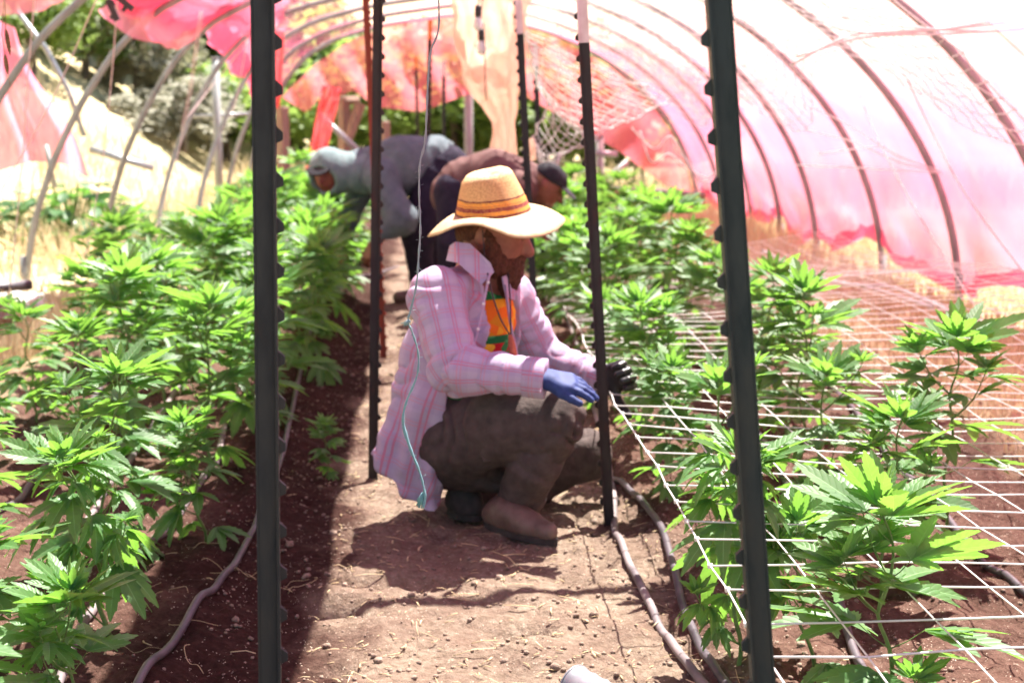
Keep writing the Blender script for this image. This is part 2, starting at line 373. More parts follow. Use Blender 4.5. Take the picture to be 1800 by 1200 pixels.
# ------------------------------------------------------------------ hoops
XC = .28
XLY = ([1, 6.8, 8.1, 9.45, 10.8, 12.15, 13.5, 15, 18], [-2.8, -2.8, -2.78, -2.62, -2.42, -2.27, -2.15, -2.08, -2.0])
XRY = ([1, 6.8, 8.1, 9.45, 10.8, 13.5, 18], [3.14, 3.14, 3.12, 3.1, 3.02, 3.14, 3.12])
TZ = [0, .18, .37, .53, .68, .80, .89, .955, 1.0]; TF = [0, .023, .075, .14, .22, .32, .47, .70, 1.0]
def prof(Y, phi, inset=0.0):
    """point on the hoop line: phi 0 = right foot, pi/2 = apex, pi = left foot"""
    z = 2.25 * math.sin(phi); c = XC
    if phi <= math.pi / 2: x = c + (np.interp(Y, *XRY) - c - inset) * math.cos(phi)
    else: x = c - (c - np.interp(Y, *XLY) - inset) * (1 - np.interp(math.sin(phi), TZ, TF))
    return V((float(x), Y, z - inset))
HY = [4.05, 5.4, 6.75, 8.1, 9.45, 10.8, 12.15, 13.5, 14.85, 16.2]
ORD = ["nearest", "second", "third", "fourth", "fifth", "sixth", "seventh", "eighth", "ninth", "farthest"]
hr = random.Random(3)
for i, Y in enumerate(HY):
    phis = [math.pi * k / 64 for k in range(65)]; pts = [prof(Y, p) for p in phis]
    for k in range(65):
        if 28 < k < 36: pass
    sm = [pts[0]] + [(pts[k - 1] + pts[k] * 2 + pts[k + 1]) / 4 for k in range(1, 64)] + [pts[-1]]
    a = hr.uniform(-.03, .03); sm = [p + V((0, a * math.sin(p.z), 0)) for p in sm]
    pl = sm[0]; pr_ = sm[-1]
    root = empty("hoop", (XC, Y, 0), f"grey plastic tunnel hoop arching over both beds, {ORD[i]} hoop from the camera", "hoop", "grey hoops of the tunnel")
    off = V((XC, Y, 0))
    b = MB(); b.tube([p - off for p in sm], .0225, 12); b.build("pipe", M_PIPE, root)
    for e in (0, -1):
        g = sm[e]; z0 = gh(g.x, g.y); b = MB(); b.tube([V((g.x, g.y, z0 - .2)) - off, V((g.x, g.y, max(z0, 0) + .16)) - off + V((0, 0, .02))], .027, 8); b.build("ground_sleeve", M_PIPE, root)

# ------------------------------------------------------------------ T posts
def tpost(name_mat, tip_mat, s_px, top, base, side, label, studsp=.054, above=None):
    """top/base are picture points; both at the depth FPX/s"""
    Y = FPX / s_px; pt = at(*top, Y); pb = at(*base, Y)
    zb = gh(pb.x, Y); d = (pt - pb)
    if d.z: pb = pb + d * ((zb - .12 - pb.z) / d.z)
    if above: pt = pt + d.normalized() * above
    L = (pt - pb).length; root = empty("steel_post", pb, label, "fence post", "studded steel posts")
    root.rotation_euler = d.to_track_quat('Z', 'Y').to_euler()
    # build upright in local frame: local z along the post; choose stud direction world +-X
    q_ = d.to_track_quat('Z', 'Y'); lx = q_.inverted() @ V((side, 0, 0)); ang = math.atan2(lx.y, lx.x) + side * .07
    rot = Matrix.Rotation(ang, 3, 'Z')
    def P(x, y, z): return rot @ V((x, y, z))
    b = MB(); t = .0022
    # T section outline (x = stud side)
    K_ = .74; sec = [(x_ * K_, y_ * K_) for x_, y_ in [(-.016, -t), (-.0175, -.0035), (-.0205, -.0035), (-.0205, .0035), (-.0175, .0035), (-.016, t), (.0125, t), (.0135, .0165), (.0175, .0175), (.0178, .004), (.0178, -.004), (.0175, -.0175), (.0135, -.0165), (.0125, -t)]]
    tipL = .135 if tip_mat else 0; n_ = len(sec)
    def seg(z0, z1, mb_):
        st = max(2, int((z1 - z0) / .12)); vv = []
        for k in range(st + 1):
            z = z0 + (z1 - z0) * k / st; vv += [P(x, y, z) for x, y in sec]
        fs = [(k * n_ + j, k * n_ + (j + 1) % n_, (k + 1) * n_ + (j + 1) % n_, (k + 1) * n_ + j) for k in range(st) for j in range(n_)]
        fs += [tuple(range(n_))[::-1], tuple(st * n_ + j for j in range(n_))]; mb_.add(vv, fs)
    seg(0, L - tipL, b)
    z = .12 + .08
    top_ = L - .012
    zz = top_
    studs = MB()
    while zz > .14:
        a_, c_, w_ = .0045, .0105, .0045; o_ = .0085
        vv = [P(.01295, -w_, zz - c_), P(.01295, w_, zz - c_), P(.01295, w_, zz + c_), P(.01295, -w_, zz + c_),
              P(.01295 + o_, -w_ * .7, zz - a_ - .002), P(.01295 + o_, w_ * .7, zz - a_ - .002), P(.01295 + o_, w_ * .7, zz + a_ - .002), P(.01295 + o_, -w_ * .7, zz + a_ - .002)]
        studs.add(vv, [(0, 1, 5, 4), (1, 2, 6, 5), (2, 3, 7, 6), (3, 0, 4, 7), (4, 5, 6, 7)]); zz -= studsp
    b.add(studs.v, studs.f); b.build("post_body", name_mat, root, False)
    if tip_mat: bt = MB(); seg(L - tipL, L, bt); bt.build("painted_tip", tip_mat, root, False)
    b = MB(); b.box(P(-.008, 0, .02), (.004, .08, .12), rot); b.build("anchor_plate", name_mat, root, False)
    return root
tpost(M_POST_A, None, 1450, (463, 0), (476, 1200), 1, "charcoal steel post in the near left with studs facing the path", above=.45)
tpost(M_POST_B, None, 1580, (1262, 0), (1340, 1200), -1, "dark green leaning steel post in the near right beside the net", above=.35)
tpost(M_POST_C, None, 585, (665, 0), (656, 848), 1, "brown-black steel post standing left of the crouching man's shirt tail", above=.12)
tpost(M_POST_R, None, 385, (643, 0), (674, 620), 1, "rusty red steel post behind the brown-black post left of the man", above=.12)
tpost(M_POST_C, M_TIP_W, 667, (1021, -18), (1071, 935), -1, "brown-black post with white tip in front of the man's gloved hands")
tpost(M_POST_A, M_TIP_W, 426, (911, 0), (945, 672), -1, "slim black post with pale tip just right of the straw hat")
tpost(M_POST_A, M_TIP_W, 296, (940, 75), (957, 535), -1, "thin black post wrapped with white netting below the capped man")
tpost(M_POST_C, M_TIP_O, 240, (756, 36), (750, 470), 1, "thin dark post with bright orange tip behind the hooded person")
tpost(M_POST_A, M_TIP_W, 190, (780, 108), (780, 420), 1, "thin far black post between the two bending people")
tpost(M_POST_C, M_TIP_O, 160, (731, 100), (737, 380), 1, "faint far post with orange tip above the hooded person's back")
tpost(M_POST_A, M_TIP_W, 205, (893, 190), (893, 430), -1, "short far black post seen through the hanging peach cloth")

# ------------------------------------------------------------------ shade cloth
def grid_mesh(nu, nv, fn):
    mb = MB()
    for i in range(nu + 1):
        for j in range(nv + 1):
            mb.v.append(tuple(fn(i / nu, j / nv))); mb.uv.append((i / nu, j / nv))
    W = nv + 1; mb.f = [(i * W + j, i * W + j + 1, (i + 1) * W + j + 1, (i + 1) * W + j) for i in range(nu) for j in range(nv)]
    return mb
def hoopwave(Y): return math.sin(math.pi * ((Y - 4.05) % 1.35) / 1.35)
LHEM = ([1, 6, 8.1, 9.4, 10.1, 10.8, 11.6, 12.2, 13.5, 15, 16.3], [1.75, 1.8, 1.88, 1.72, 1.66, 1.76, 1.70, 1.6, 1.5, 1.28, 1.3])
def hemz_left(Y): return np.interp(Y, *LHEM) - .05 * hoopwave(Y)
def hemz_right(Y): return .13 + .07 * math.sin(Y * 2.1) + .05 * (1 - hoopwave(Y)) + .05 * math.sin(Y * 5.3)
def cloth_pt(Y, phi, amp=1.0):
    p = prof(Y, phi, -.03); n_ = V((math.cos(phi), 0, math.sin(phi)))
    wv = hoopwave(Y); sag = -.05 * wv * (1 + .5 * math.sin(phi * 3 + Y)); r = mnoise.noise(V((Y * 1.6, phi * 3, 1))) * .05 * wv + mnoise.noise(V((Y * 5, phi * 7, 4))) * .018 * amp
    low = max(0, 1 - math.sin(phi) * 3.0) if phi < 1 else 0
    r += low * (.05 * math.sin(Y * 7 + 2 * math.sin(phi * 20)) * wv)
    p = p + n_ * (sag + r); p.y += mnoise.noise(V((Y * 2, phi * 6, 9))) * .03; return p
root = empty("shade_cloth", (XC, 8, 2.2), "long pink mesh shade cloth draped over the tunnel hoops", "shade cloth")
off = V((XC, 8, 2.2))
def roof(u, v):
    Y = 1.0 + u * 15.25
    pl = math.pi - math.asin(min(.95, hemz_left(Y) / 2.25)); pr_ = math.asin(max(.02, hemz_right(Y)) / 2.25)
    return cloth_pt(Y, pr_ + (pl - pr_) * v) - off
grid_mesh(200, 60, roof).build("mesh_panel", M_CLOTH, root)
def hem(side, w_, y0=1.0, y1=16.2):
    def f(u, v):
        Y = y0 + u * (y1 - y0)
        if side < 0: ph = math.pi - math.asin(hemz_left(Y) / 2.25); ph2 = ph - w_ * (.7 + .6 * abs(mnoise.noise(V((Y * 2, 0, 0)))))
        else: ph = math.asin(max(.02, hemz_right(Y)) / 2.25); ph2 = ph + w_ * (.5 + .9 * abs(mnoise.noise(V((Y * 3, 0, 5)))))
        p = cloth_pt(Y, ph + (ph2 - ph) * v); p += V((.012 if side < 0 else -.012, 0, 0)); p.x += .03 * side * math.sin(v * 3 + Y * 9) * (1 - v); return p - off
    return f
grid_mesh(260, 5, hem(-1, .12)).build("folded_hem", M_HEM, root)
grid_mesh(260, 5, hem(1, .06)).build("folded_hem", M_HEM, root)

# extra doubled layers that show redder
def patch(pts, Y, name, mat, label, cat, nu=24, nv=14, fold=.06, foldn=5, sag=0, par=None, group=None):
    """four picture corners (tl, tr, br, bl) with depths, hung as a folded sheet"""
    P = [at(a, b, (c if c else Y)) for a, b, c in pts]; o = sum(P, V()) / 4
    def f(u, v):
        t = P[0].lerp(P[1], u); b_ = P[3].lerp(P[2], u); p = t.lerp(b_, v)
        p = p + V((0, 1, 0)) * fold * (math.sin(u * foldn * 2 * math.pi + 2 * math.sin(v * 3)) + .6 * mnoise.noise(V((u * 9, v * 4, len(name)))))
        p.z -= sag * math.sin(math.pi * u) * (.3 + .7 * v); p.z += .03 * mnoise.noise(V((u * 12, v * 6, 3)))
        return p - o
    ob = grid_mesh(nu, nv, f).build(name, mat, par); ob.location = o
    if par: ob.location = o - par.location
    return tag(ob, label, cat, group) if not par else ob
# end wall curtain
EY = 16.25
hemx = [380, 480, 540, 575, 600, 622, 660, 740, 822, 900, 925, 985, 1045, 1100, 1150, 1200, 1255, 1330]
hemy = [90, 160, 200, 150, 168, 160, 188, 197, 166, 150, 170, 205, 238, 275, 312, 350, 402, 430]
def endc(u, v):
    px = 470 + u * 850; b_ = at(px, np.interp(px, hemx, hemy), EY)
    X = b_.x; rx = 3.1 - XC; lx = XC + 2.05
    zt = 2.25 * math.sqrt(max(0, 1 - ((X - XC) / (rx if X > XC else lx)) ** 2)) - .02
    zt = max(zt, b_.z + .01)
    z = b_.z + (zt - b_.z) * v
    return V((X, EY + .07 * math.sin(X * 13 + 2.5 * math.sin(z * 4)) + .12 * mnoise.noise(V((X * 3, z * 2, 0))), z)) - V((XC, EY, 1.5))
o = grid_mesh(90, 24, endc).build("end_curtain", M_CLOTH3); o.location = (XC, EY, 1.5)
tag(o, "salmon pink shade cloth closing the upper far end of the tunnel", "shade cloth")
patch([(566, 150, 0), (600, 155, 0), (566, 300, 0), (536, 300, 0)], 13.2, "cloth_strip", M_CLOTH2, "narrow red-pink strip of cloth hanging down behind the hooded person", "cloth strip", 12, 20, .05, 2)
patch([(470, 50, 0), (500, 55, 0), (492, 190, 0), (478, 190, 0)], 10.4, "cloth_strip", M_CLOTH2, "short red-pink cloth end hanging right behind the near left post", "cloth strip", 8, 14, .03, 2)
# hanging flap outside on the left
P_ = [at(-60, 20, 11), at(25, 50, 11.3), at(165, 312, 11.6), at(-60, 330, 11)]
def flap(u, v):
    t = P_[0].lerp(P_[1], u); b_ = P_[3].lerp(P_[2], u); p = t.lerp(b_, v)
    p.z += .16 * math.sin(math.pi * u) * v * v; p.y += .07 * math.sin(u * 16 + v * 2) * (.4 + v) ; p.x += .04 * math.sin(v * 7 + u * 3); return p - P_[0]
o = grid_mesh(30, 24, flap).build("cloth_flap", M_FLAP); o.location = P_[0]; tag(o, "loose triangular pink cloth flap hanging outside the left hoops", "shade cloth")
# upper left scalloped swags (rolled-up side)
def swag(x0, y0, d0, x1, y1, d1, drop, up, label):
    a = at(x0, y0, d0); c = at(x1, y1, d1)
    def f(u, v):
        p = a.lerp(c, u); s_ = math.sin(math.pi * u) ** .8
        z = p.z - drop * s_ * (1 - v) ; q_ = V((p.x + .05 * math.sin(v * 9 + u * 4) + up * .55 * v, p.y, z + up * v)); q_.y += .05 * math.sin(v * 5)
        q_.x += .05 * mnoise.noise(V((u * 4, v * 8, x0))) ; q_.z += .04 * mnoise.noise(V((u * 7, v * 9, x0 + 2))); return q_ - a
    o = grid_mesh(30, 20, f).build("cloth_swag", M_CLOTH2B); o.location = a; return tag(o, label, "cloth swag", "sagging folds of the rolled-up side cloth")
swag(-60, 20, 7.4, 150, -20, 8.1, .06, .5, "pink cloth fold sagging at the top left corner above the first hoop")
swag(172, 18, 8.6, 372, 42, 10.8, .2, .55, "big pink cloth scallop sagging between two left hoops")
swag(385, 38, 10.9, 470, 92, 12.2, .02, .5, "small pink cloth fold ending behind the near left post")
# unseen strip added along the ridge to shade the soil left of the path
o_ = V((.13, 5, 2.12))
def ridge(u, v):
    Y = .9 + u * 8.2; a = v * 2 * math.pi; w_ = .19 + .015 * math.sin(Y * 5) + .02 * mnoise.noise(V((Y, 3, 0)))
    return V((.13 + w_ * math.cos(a), Y, 2.12 + .05 * math.sin(a) + .015 * math.sin(Y * 4))) - o_
o = grid_mesh(80, 16, ridge).build("added_shade_strip", M_BROWNC); o.location = o_
tag(o, "added unseen strip along the ridge shading the soil left of the path", "folded cloth")

# ------------------------------------------------------------------ netting
def net(name, fn, nu, nv, r, label, jit=.006, seed=1, sub=1, mat=None):
    g = random.Random(seed); pts = [[V(fn(i / nu, j / nv)) + V((g.uniform(-1, 1), g.uniform(-1, 1), g.uniform(-1, 1))) * jit for j in range(nv + 1)] for i in range(nu + 1)]
    o = sum((p for row in pts for p in row), V()) / ((nu + 1) * (nv + 1)); mb = MB()
    for i in range(nu + 1): mb.tube([p - o for p in pts[i]], r * (1.5 if i in (0, nu) else 1), 4)
    for j in range(nv + 1): mb.tube([pts[i][j] - o for i in range(nu + 1)], r * (1.1 if j in (0, nv) else 1), 4)
    for i in range(nu + 1):
        for j in range(nv + 1):
            if (j == 0 or i == 0) : 
                p = pts[i][j] - o; mb.box(p, (r * 4.5, r * 4.5, r * 4))
    ob = mb.build(name, mat or M_NET); ob.location = o; return tag(ob, label, "netting")
def bednet(u, v):   # u along Y, v along X
    Y = 1.35 + u * 8.1; xl = np.interp(Y, [1.3, 3.74, 8.4, 9.5], [.47, .50, .72, .8]); xr = 2.75 - .0 * Y
    x = xl + (xr - xl) * v
    tz = np.interp(Y, [1.3, 3.74, 5.9, 8.4, 9.5], [.33, .345, .30, .05, .1])
    z = tz * (1 - v) ** 1.5 + (.36 + .05 * math.sin(Y * 1.3)) * (1 - (1 - v) ** 1.5) + .02 * mnoise.noise(V((x * 1.4, Y * 1.1, 0))) - .03 * math.sin(math.pi * v)
    if v == 0: x += .004 * math.sin(Y * 5)
    return V((x, Y, z))
net("trellis_net", bednet, 60, 16, .0018, "white trellis net stretched flat over the right bed of plants", .0035)
def roofnet(u, v):
    Y = 6.2 + u * 8.2; lo = .62 + .12 * math.sin(Y * 1.7); ph = math.radians(86) + (lo - math.radians(86)) * v ** .9
    p = prof(Y, ph, .07); p.z -= .05 * math.sin(math.pi * v) + .04 * math.sin(Y * 2.2) * v; p.x += .03 * mnoise.noise(V((Y, v * 4, 7))); return p
net("roof_net", roofnet, 60, 24, .0027, "white net bunched loosely under the right side of the tunnel roof", .012, 4)
Pn = [at(922, 58, 7.6), at(1185, 176, 9.2), at(1047, 238, 8.6), at(955, 275, 8.4), at(944, 150, 8.4)]
def hangnet(u, v):
    a = Pn[0].lerp(Pn[1], u); b_ = Pn[4].lerp(Pn[2], u); p = a.lerp(b_, v); p.z -= .07 * math.sin(math.pi * u) * v; return p
net("hanging_net", hangnet, 9, 15, .0032, "white net hung between the far posts and the roof, upper bunch", .012, 6)
def hangnet2(u, v):
    a = Pn[4].lerp(Pn[2], u); b_ = Pn[3].lerp(at(985, 278, 8.4), u); p = a.lerp(b_, v)
    p.z -= .10 * math.sin(math.pi * u) * (.3 + v); p.x += .05 * math.sin(v * 6); return p
net("hanging_net", hangnet2, 7, 14, .0032, "white net tail gathered above the black cap", .014, 9)
# sagging net cords (bunched edges)
def cords(name, lines, r, mat, label, cat, group=None, n_=5):
    mb = MB(); P = [[at(*p) for p in ln] for ln in lines]; o = P[0][0]
    for ln in P: mb.tube([p - o for p in crs(ln, n_)], r, 5)
    ob = mb.build(name, mat); ob.location = o; return tag(ob, label, cat, group)
cords("net_cord", [[(1110, 225, 9), (1150, 262, 9), (1180, 240, 9), (1215, 300, 9), (1245, 318, 9), (1280, 285, 9)], [(1125, 230, 9), (1145, 285, 9), (1175, 270, 9), (1200, 290, 9), (1240, 312, 9), (1262, 300, 9)], [(1180, 238, 9), (1190, 265, 9), (1210, 285, 9), (1230, 322, 9)]], .005, M_NET, "tangled white cord sagging before the salmon cloth", "cord")
cords("net_cord", [[(1390, 115, 6), (1500, 62, 6), (1660, 52, 6), (1860, 30, 6)], [(1400, 100, 6), (1520, 66, 6), (1660, 60, 6), (1860, 48, 6)], [(1460, 48, 6), (1560, 60, 6), (1700, 45, 6), (1860, 10, 6)], [(1480, 30, 6), (1600, 48, 6), (1740, 55, 6), (1860, 40, 6)]], .005, M_NET, "bunched white net edge strung across the top right corner", "cord")
cords("net_cord", [[(1430, 190, 7.5), (1500, 225, 7.8), (1580, 275, 8), (1662, 303, 8.1)], [(1420, 230, 7.5), (1500, 250, 7.8), (1580, 285, 8), (1662, 305, 8.1)], [(1400, 290, 7.5), (1520, 296, 7.8), (1662, 304, 8.1)], [(1440, 270, 7.5), (1520, 260, 7.8), (1555, 258, 8)]], .0035, M_NET, "white cords gathered to a knot on the right hoop", "cord")
cords("net_cord", [[(1340, 440, 9), (1420, 480, 8.5), (1500, 500, 8), (1570, 505, 7.5), (1700, 560, 6)], [(1360, 452, 9), (1450, 492, 8.3), (1530, 506, 7.8), (1640, 540, 6.6)]], .011, M_NET, "thick white rolled net edge beyond the right bed", "cord")
TWP = "pale twines hanging from the hoops"
k_ = 0
for ln, lb in [([(62, -20, 6.8), (48, 150, 6.8), (38, 300, 6.8), (12, 560, 6.9)], "pale twine hanging in the far left before the first hoop"),
               ([(178, -20, 7), (90, 180, 7), (0, 340, 7), (-40, 420, 7)], "pale twine slanting down left from the first hoop"),
               ([(208, -20, 7.6), (195, 150, 7.6), (175, 320, 7.6), (135, 520, 7.4)], "long pale twine crossing the second hoop and reaching the leaves"),
               ([(356, 20, 9), (340, 140, 9), (322, 230, 9), (285, 400, 9)], "pale twine with two strands beside the third hoop"),
               ([(436, 72, 10), (382, 140, 10), (325, 212, 9.5)], "pale twine slanting from behind the near left post"),
               ([(434, 78, 11), (420, 150, 11), (408, 205, 11)], "short pale twine hanging close by the near left post"),
               ([(250, 346, 7.8), (205, 365, 7.8), (160, 410, 7.6)], "short pale twine tied low on the second hoop"),
               ([(1590, 130, 6.9), (1640, 235, 6.8), (1700, 345, 6.4), (1830, 520, 6)], "pale guy line slanting across the rightmost cloth bay"),
               ([(1495, 125, 7.5), (1545, 250, 7), (1640, 420, 6.3), (1740, 580, 5.6)], "pale guy line slanting to the ground near the right plants")]:
    cords("hanging_twine", [ln] if k_ != 3 else [ln, [(352, 20, 9), (332, 160, 9), (318, 230, 9)]], .0032, M_TWINE_P, lb, "twine", TWP); k_ += 1
# green twine in front of the man
ln = [(770, -30), (771, 50), (757, 92), (752, 150), (750, 200), (747, 250), (738, 290), (737, 350), (739, 400), (736, 450), (732, 500), (722, 545), (717, 565), (724, 582), (735, 620), (733, 660), (713, 710), (709, 745), (722, 790), (738, 830), (747, 870), (744, 893)]
pts = crs([at(x, y, 2.45) for x, y in ln], 5); rr = []
for i, p in enumerate(pts):
    t = i / len(pts); rr.append(.0031 + (.0022 * math.exp(-((t - .82) / .05) ** 2)) + .0009 * math.sin(i * 1.9) - (.0012 if t > .985 else 0) + (.0012 if t > .93 else 0))
o_ = pts[0]; mb = MB(); mb.tube([p - o_ for p in pts], rr, 7, True, .55)
for i in range(0, len(pts)):
    for _ in range(3):
        if rnd.random() < .55:
            p = pts[i] - o_; d = V((rnd.choice((-1, 1)) * rnd.uniform(.3, 1), rnd.uniform(-.3, .3), rnd.uniform(-.6, .6))) * rnd.uniform(.003, .009); mb.tube([p, p + d * .6, p + d + V((0, 0, rnd.uniform(-.002, .002)))], .0003, 3)
kp = at(716, 566, 2.45) - o_
for _ in range(14):
    d = V((-rnd.uniform(.5, 1), 0, -rnd.uniform(-.2, .7))) * rnd.uniform(.006, .016); mb.tube([kp, kp + d], .0006, 4)
mb.tube([kp + V((-.004, -.003, -.004)), kp + V((.004, -.003, .004))], .004, 6)
ep = at(744, 893, 2.45) - o_
for _ in range(10):
    mb.tube([ep + V((0, 0, .03)), ep + V((rnd.uniform(-.012, .004), 0, rnd.uniform(-.005, .015)))], .0012, 4)
n = NM("weathered_green_twine"); sp = n.new("ShaderNodeSeparateXYZ"); n.l.new(n.co(), sp.inputs[0])
lo = n.ramp(n.math('MULTIPLY_ADD', sp.outputs[2], -1, 0), [(0, (.2, .23, .25)), (.35, (.2, .26, .28)), (.58, (.12, .30, .30)), (.75, (.1, .38, .38))])
n.set(n.mix(n.math('MULTIPLY', n.noise(n.co(), 300, 3), .5), lo, (.45, .42, .5)), .8, 0, .2); n.bump(n.noise(n.co('Object', (4, 4, 1)), 500, 3), .8, .0008)
ob = mb.build("green_twine", n.m); ob.location = o_; tag(ob, "frayed blue-green twine hanging in front of the crouching man", "twine")

# ------------------------------------------------------------------ drip hoses
def hose(lines, r, mat, label, grp="drip hoses lying on the soil"):
    pts = [gr(x, y, .035) for x, y in lines]; P = crs(pts, 8); P = [V((p.x, p.y, gh(p.x, p.y) + r + .004)) for p in P]
    P2 = [P[0]] + [(P[i - 1] + P[i] + P[i + 1]) / 3 for i in range(1, len(P) - 1)] + [P[-1]]
    o = P2[0]; mb = MB(); mb.tube([p - o for p in P2], r, 10); ob = mb.build("drip_hose", mat); ob.location = o; return tag(ob, label, "hose", grp)
hose([(230, 1240), (290, 1160), (350, 1075), (410, 1000), (452, 915), (500, 790), (520, 690), (545, 590), (575, 530), (625, 495), (700, 462)], .0085, M_HOSE, "purple-black hose edging the left side of the path")
hose([(60, 1320), (150, 1110), (200, 1050), (300, 930), (375, 825), (400, 740), (440, 640), (500, 520)], .0095, M_HOSE_DUST, "dusty hose between the first and second left plants rows")
hose([(-60, 1150), (40, 1060), (130, 950), (180, 880), (260, 770), (330, 660), (420, 520)], .0095, M_HOSE_DUST, "dusty hose lying through the middle of the left bed")
hose([(-80, 960), (30, 890), (100, 800), (180, 690), (270, 590), (380, 470)], .0095, M_HOSE, "black hose under the outer plants of the left bed")
hose([(1290, 1250), (1215, 1160), (1155, 1065), (1110, 985), (1082, 920), (1078, 850), (1060, 760), (1035, 690), (1008, 590), (975, 540)], .0095, M_HOSE_DUST, "dusty hose edging the right side of the path beside the post")
hose([(1320, 1240), (1260, 1170), (1205, 1060), (1180, 980), (1140, 890), (1085, 835), (1050, 790)], .0095, M_HOSE, "black hose crossing behind the post and under the right leaves")
hose([(1560, 1230), (1500, 1140), (1430, 950), (1370, 840), (1290, 700), (1210, 590)], .0095, M_HOSE, "black hose between the first and second right plants rows")
hose([(1850, 1080), (1740, 1000), (1640, 900), (1520, 760), (1440, 660), (1380, 600)], .0095, M_HOSE, "black hose lying on the outer side of the right bed")
# hose joint
g_ = gr(1081, 862, .04); b = MB(); b.tube([V((0, 0, 0)), V((-.002, .02, 0))], .013, 10); b.tube([V((0, -.006, 0)), V((0, -.002, 0))], .0155, 10); b.tube([V((-.002, .022, 0)), V((-.002, .026, 0))], .0155, 10)
ob = b.build("hose_connector", M_HOSE_DUST); ob.location = (g_.x, g_.y, gh(g_.x, g_.y) + .013); tag(ob, "small ridged connector on the hose near the post foot", "hose connector")
# ------------------------------------------------------------------ hemp plants
def leaflet(mb, P, D, N, L, W, bend, fold, seg, curl=0):
    S = D.cross(N).normalized(); vs_ = []; uv = []; fs = []; cs = []
    tprof = lambda t: (t ** .62) * ((1 - t) ** .72) * 1.62 + .02 * (1 - t)
    for i in range(seg + 1):
        t = i / seg; c = P + D * (L * (t - .12 * bend * t * t)) - N * (bend * L * t * t) + S * (curl * L * t * t); vs_.append(c); uv.append((0.0, t)); cs.append(c)
    def edge(t, k, sgn):
        c = P + D * (L * (t - .12 * bend * t * t)) - N * (bend * L * t * t) + S * (curl * L * t * t); w_ = W * tprof(t) * k
        return c + S * (sgn * w_ * .95) + N * (w_ * fold)
    for sgn in (1, -1):
        e = []; tp = []
        for i in range(seg):
            t = i / seg; e.append(len(vs_)); vs_.append(edge(t, .84, sgn)); uv.append((sgn * .8, t))
            tp.append(len(vs_)); vs_.append(edge(min(.985, t + .92 / seg), 1.10, sgn) + D * (L * .01)); uv.append((sgn * 1.0, min(1, t + .8 / seg)))
        for i in range(seg):
            nx_ = e[i + 1] if i + 1 < seg else None
            f = [i, e[i], tp[i]] + ([nx_] if nx_ is not None else []) + [i + 1]
            fs.append(tuple(f) if sgn > 0 else tuple(reversed(f)))
    mb.add(vs_, fs, uv)
def leaf(mb, P, D, N, L, n_, g, droop=.15, seg=7, wid=.235):
    D = D.normalized(); N = (N - D * N.dot(D)).normalized(); ln = {0: 1, 1: .9, 2: .68, 3: .4}
    h = n_ // 2
    for k in range(-h, h + 1):
        a = k * math.radians(27 + g.uniform(-3, 3)) + g.uniform(-.05, .05); S = N.cross(D)
        d = (D * math.cos(a) + S * math.sin(a)); d = (d - N * g.uniform(-.05, .14)).normalized(); nn = (N + d.cross(N) * g.uniform(-.25, .25)).normalized()
        nn = (nn - d * nn.dot(d)).normalized(); l_ = L * ln[abs(k)] * g.uniform(.9, 1.08)
        leaflet(mb, P, d, nn, l_, l_ * wid * g.uniform(.9, 1.1), droop * g.uniform(.3, 1.7), g.uniform(.12, .4), seg if abs(k) < 3 else max(4, seg - 3), g.uniform(-.08, .08))
def dirv(az, el): return V((math.cos(az) * math.cos(el), math.sin(az) * math.cos(el), math.sin(el)))
def petiole_leaf(lb, sb, P, az, el_p, lp, el_l, L, n_, g, droop, seg):
    d = dirv(az, el_p); q_ = P + d * lp; mid = P + d * lp * .5 + V((0, 0, -.05 * lp))
    sb.tube([P, mid, q_], [.0016, .0011, .0009], 4, False)
    D = dirv(az + g.uniform(-.25, .25), el_l); up = V((0, 0, 1)) if abs(D.z) < .85 else -dirv(az, 0)
    up = (up + V((g.uniform(-1, 1), g.uniform(-1, 1), 0)) * .28)
    leaf(lb, q_, D, up, L, n_, g, droop, seg)
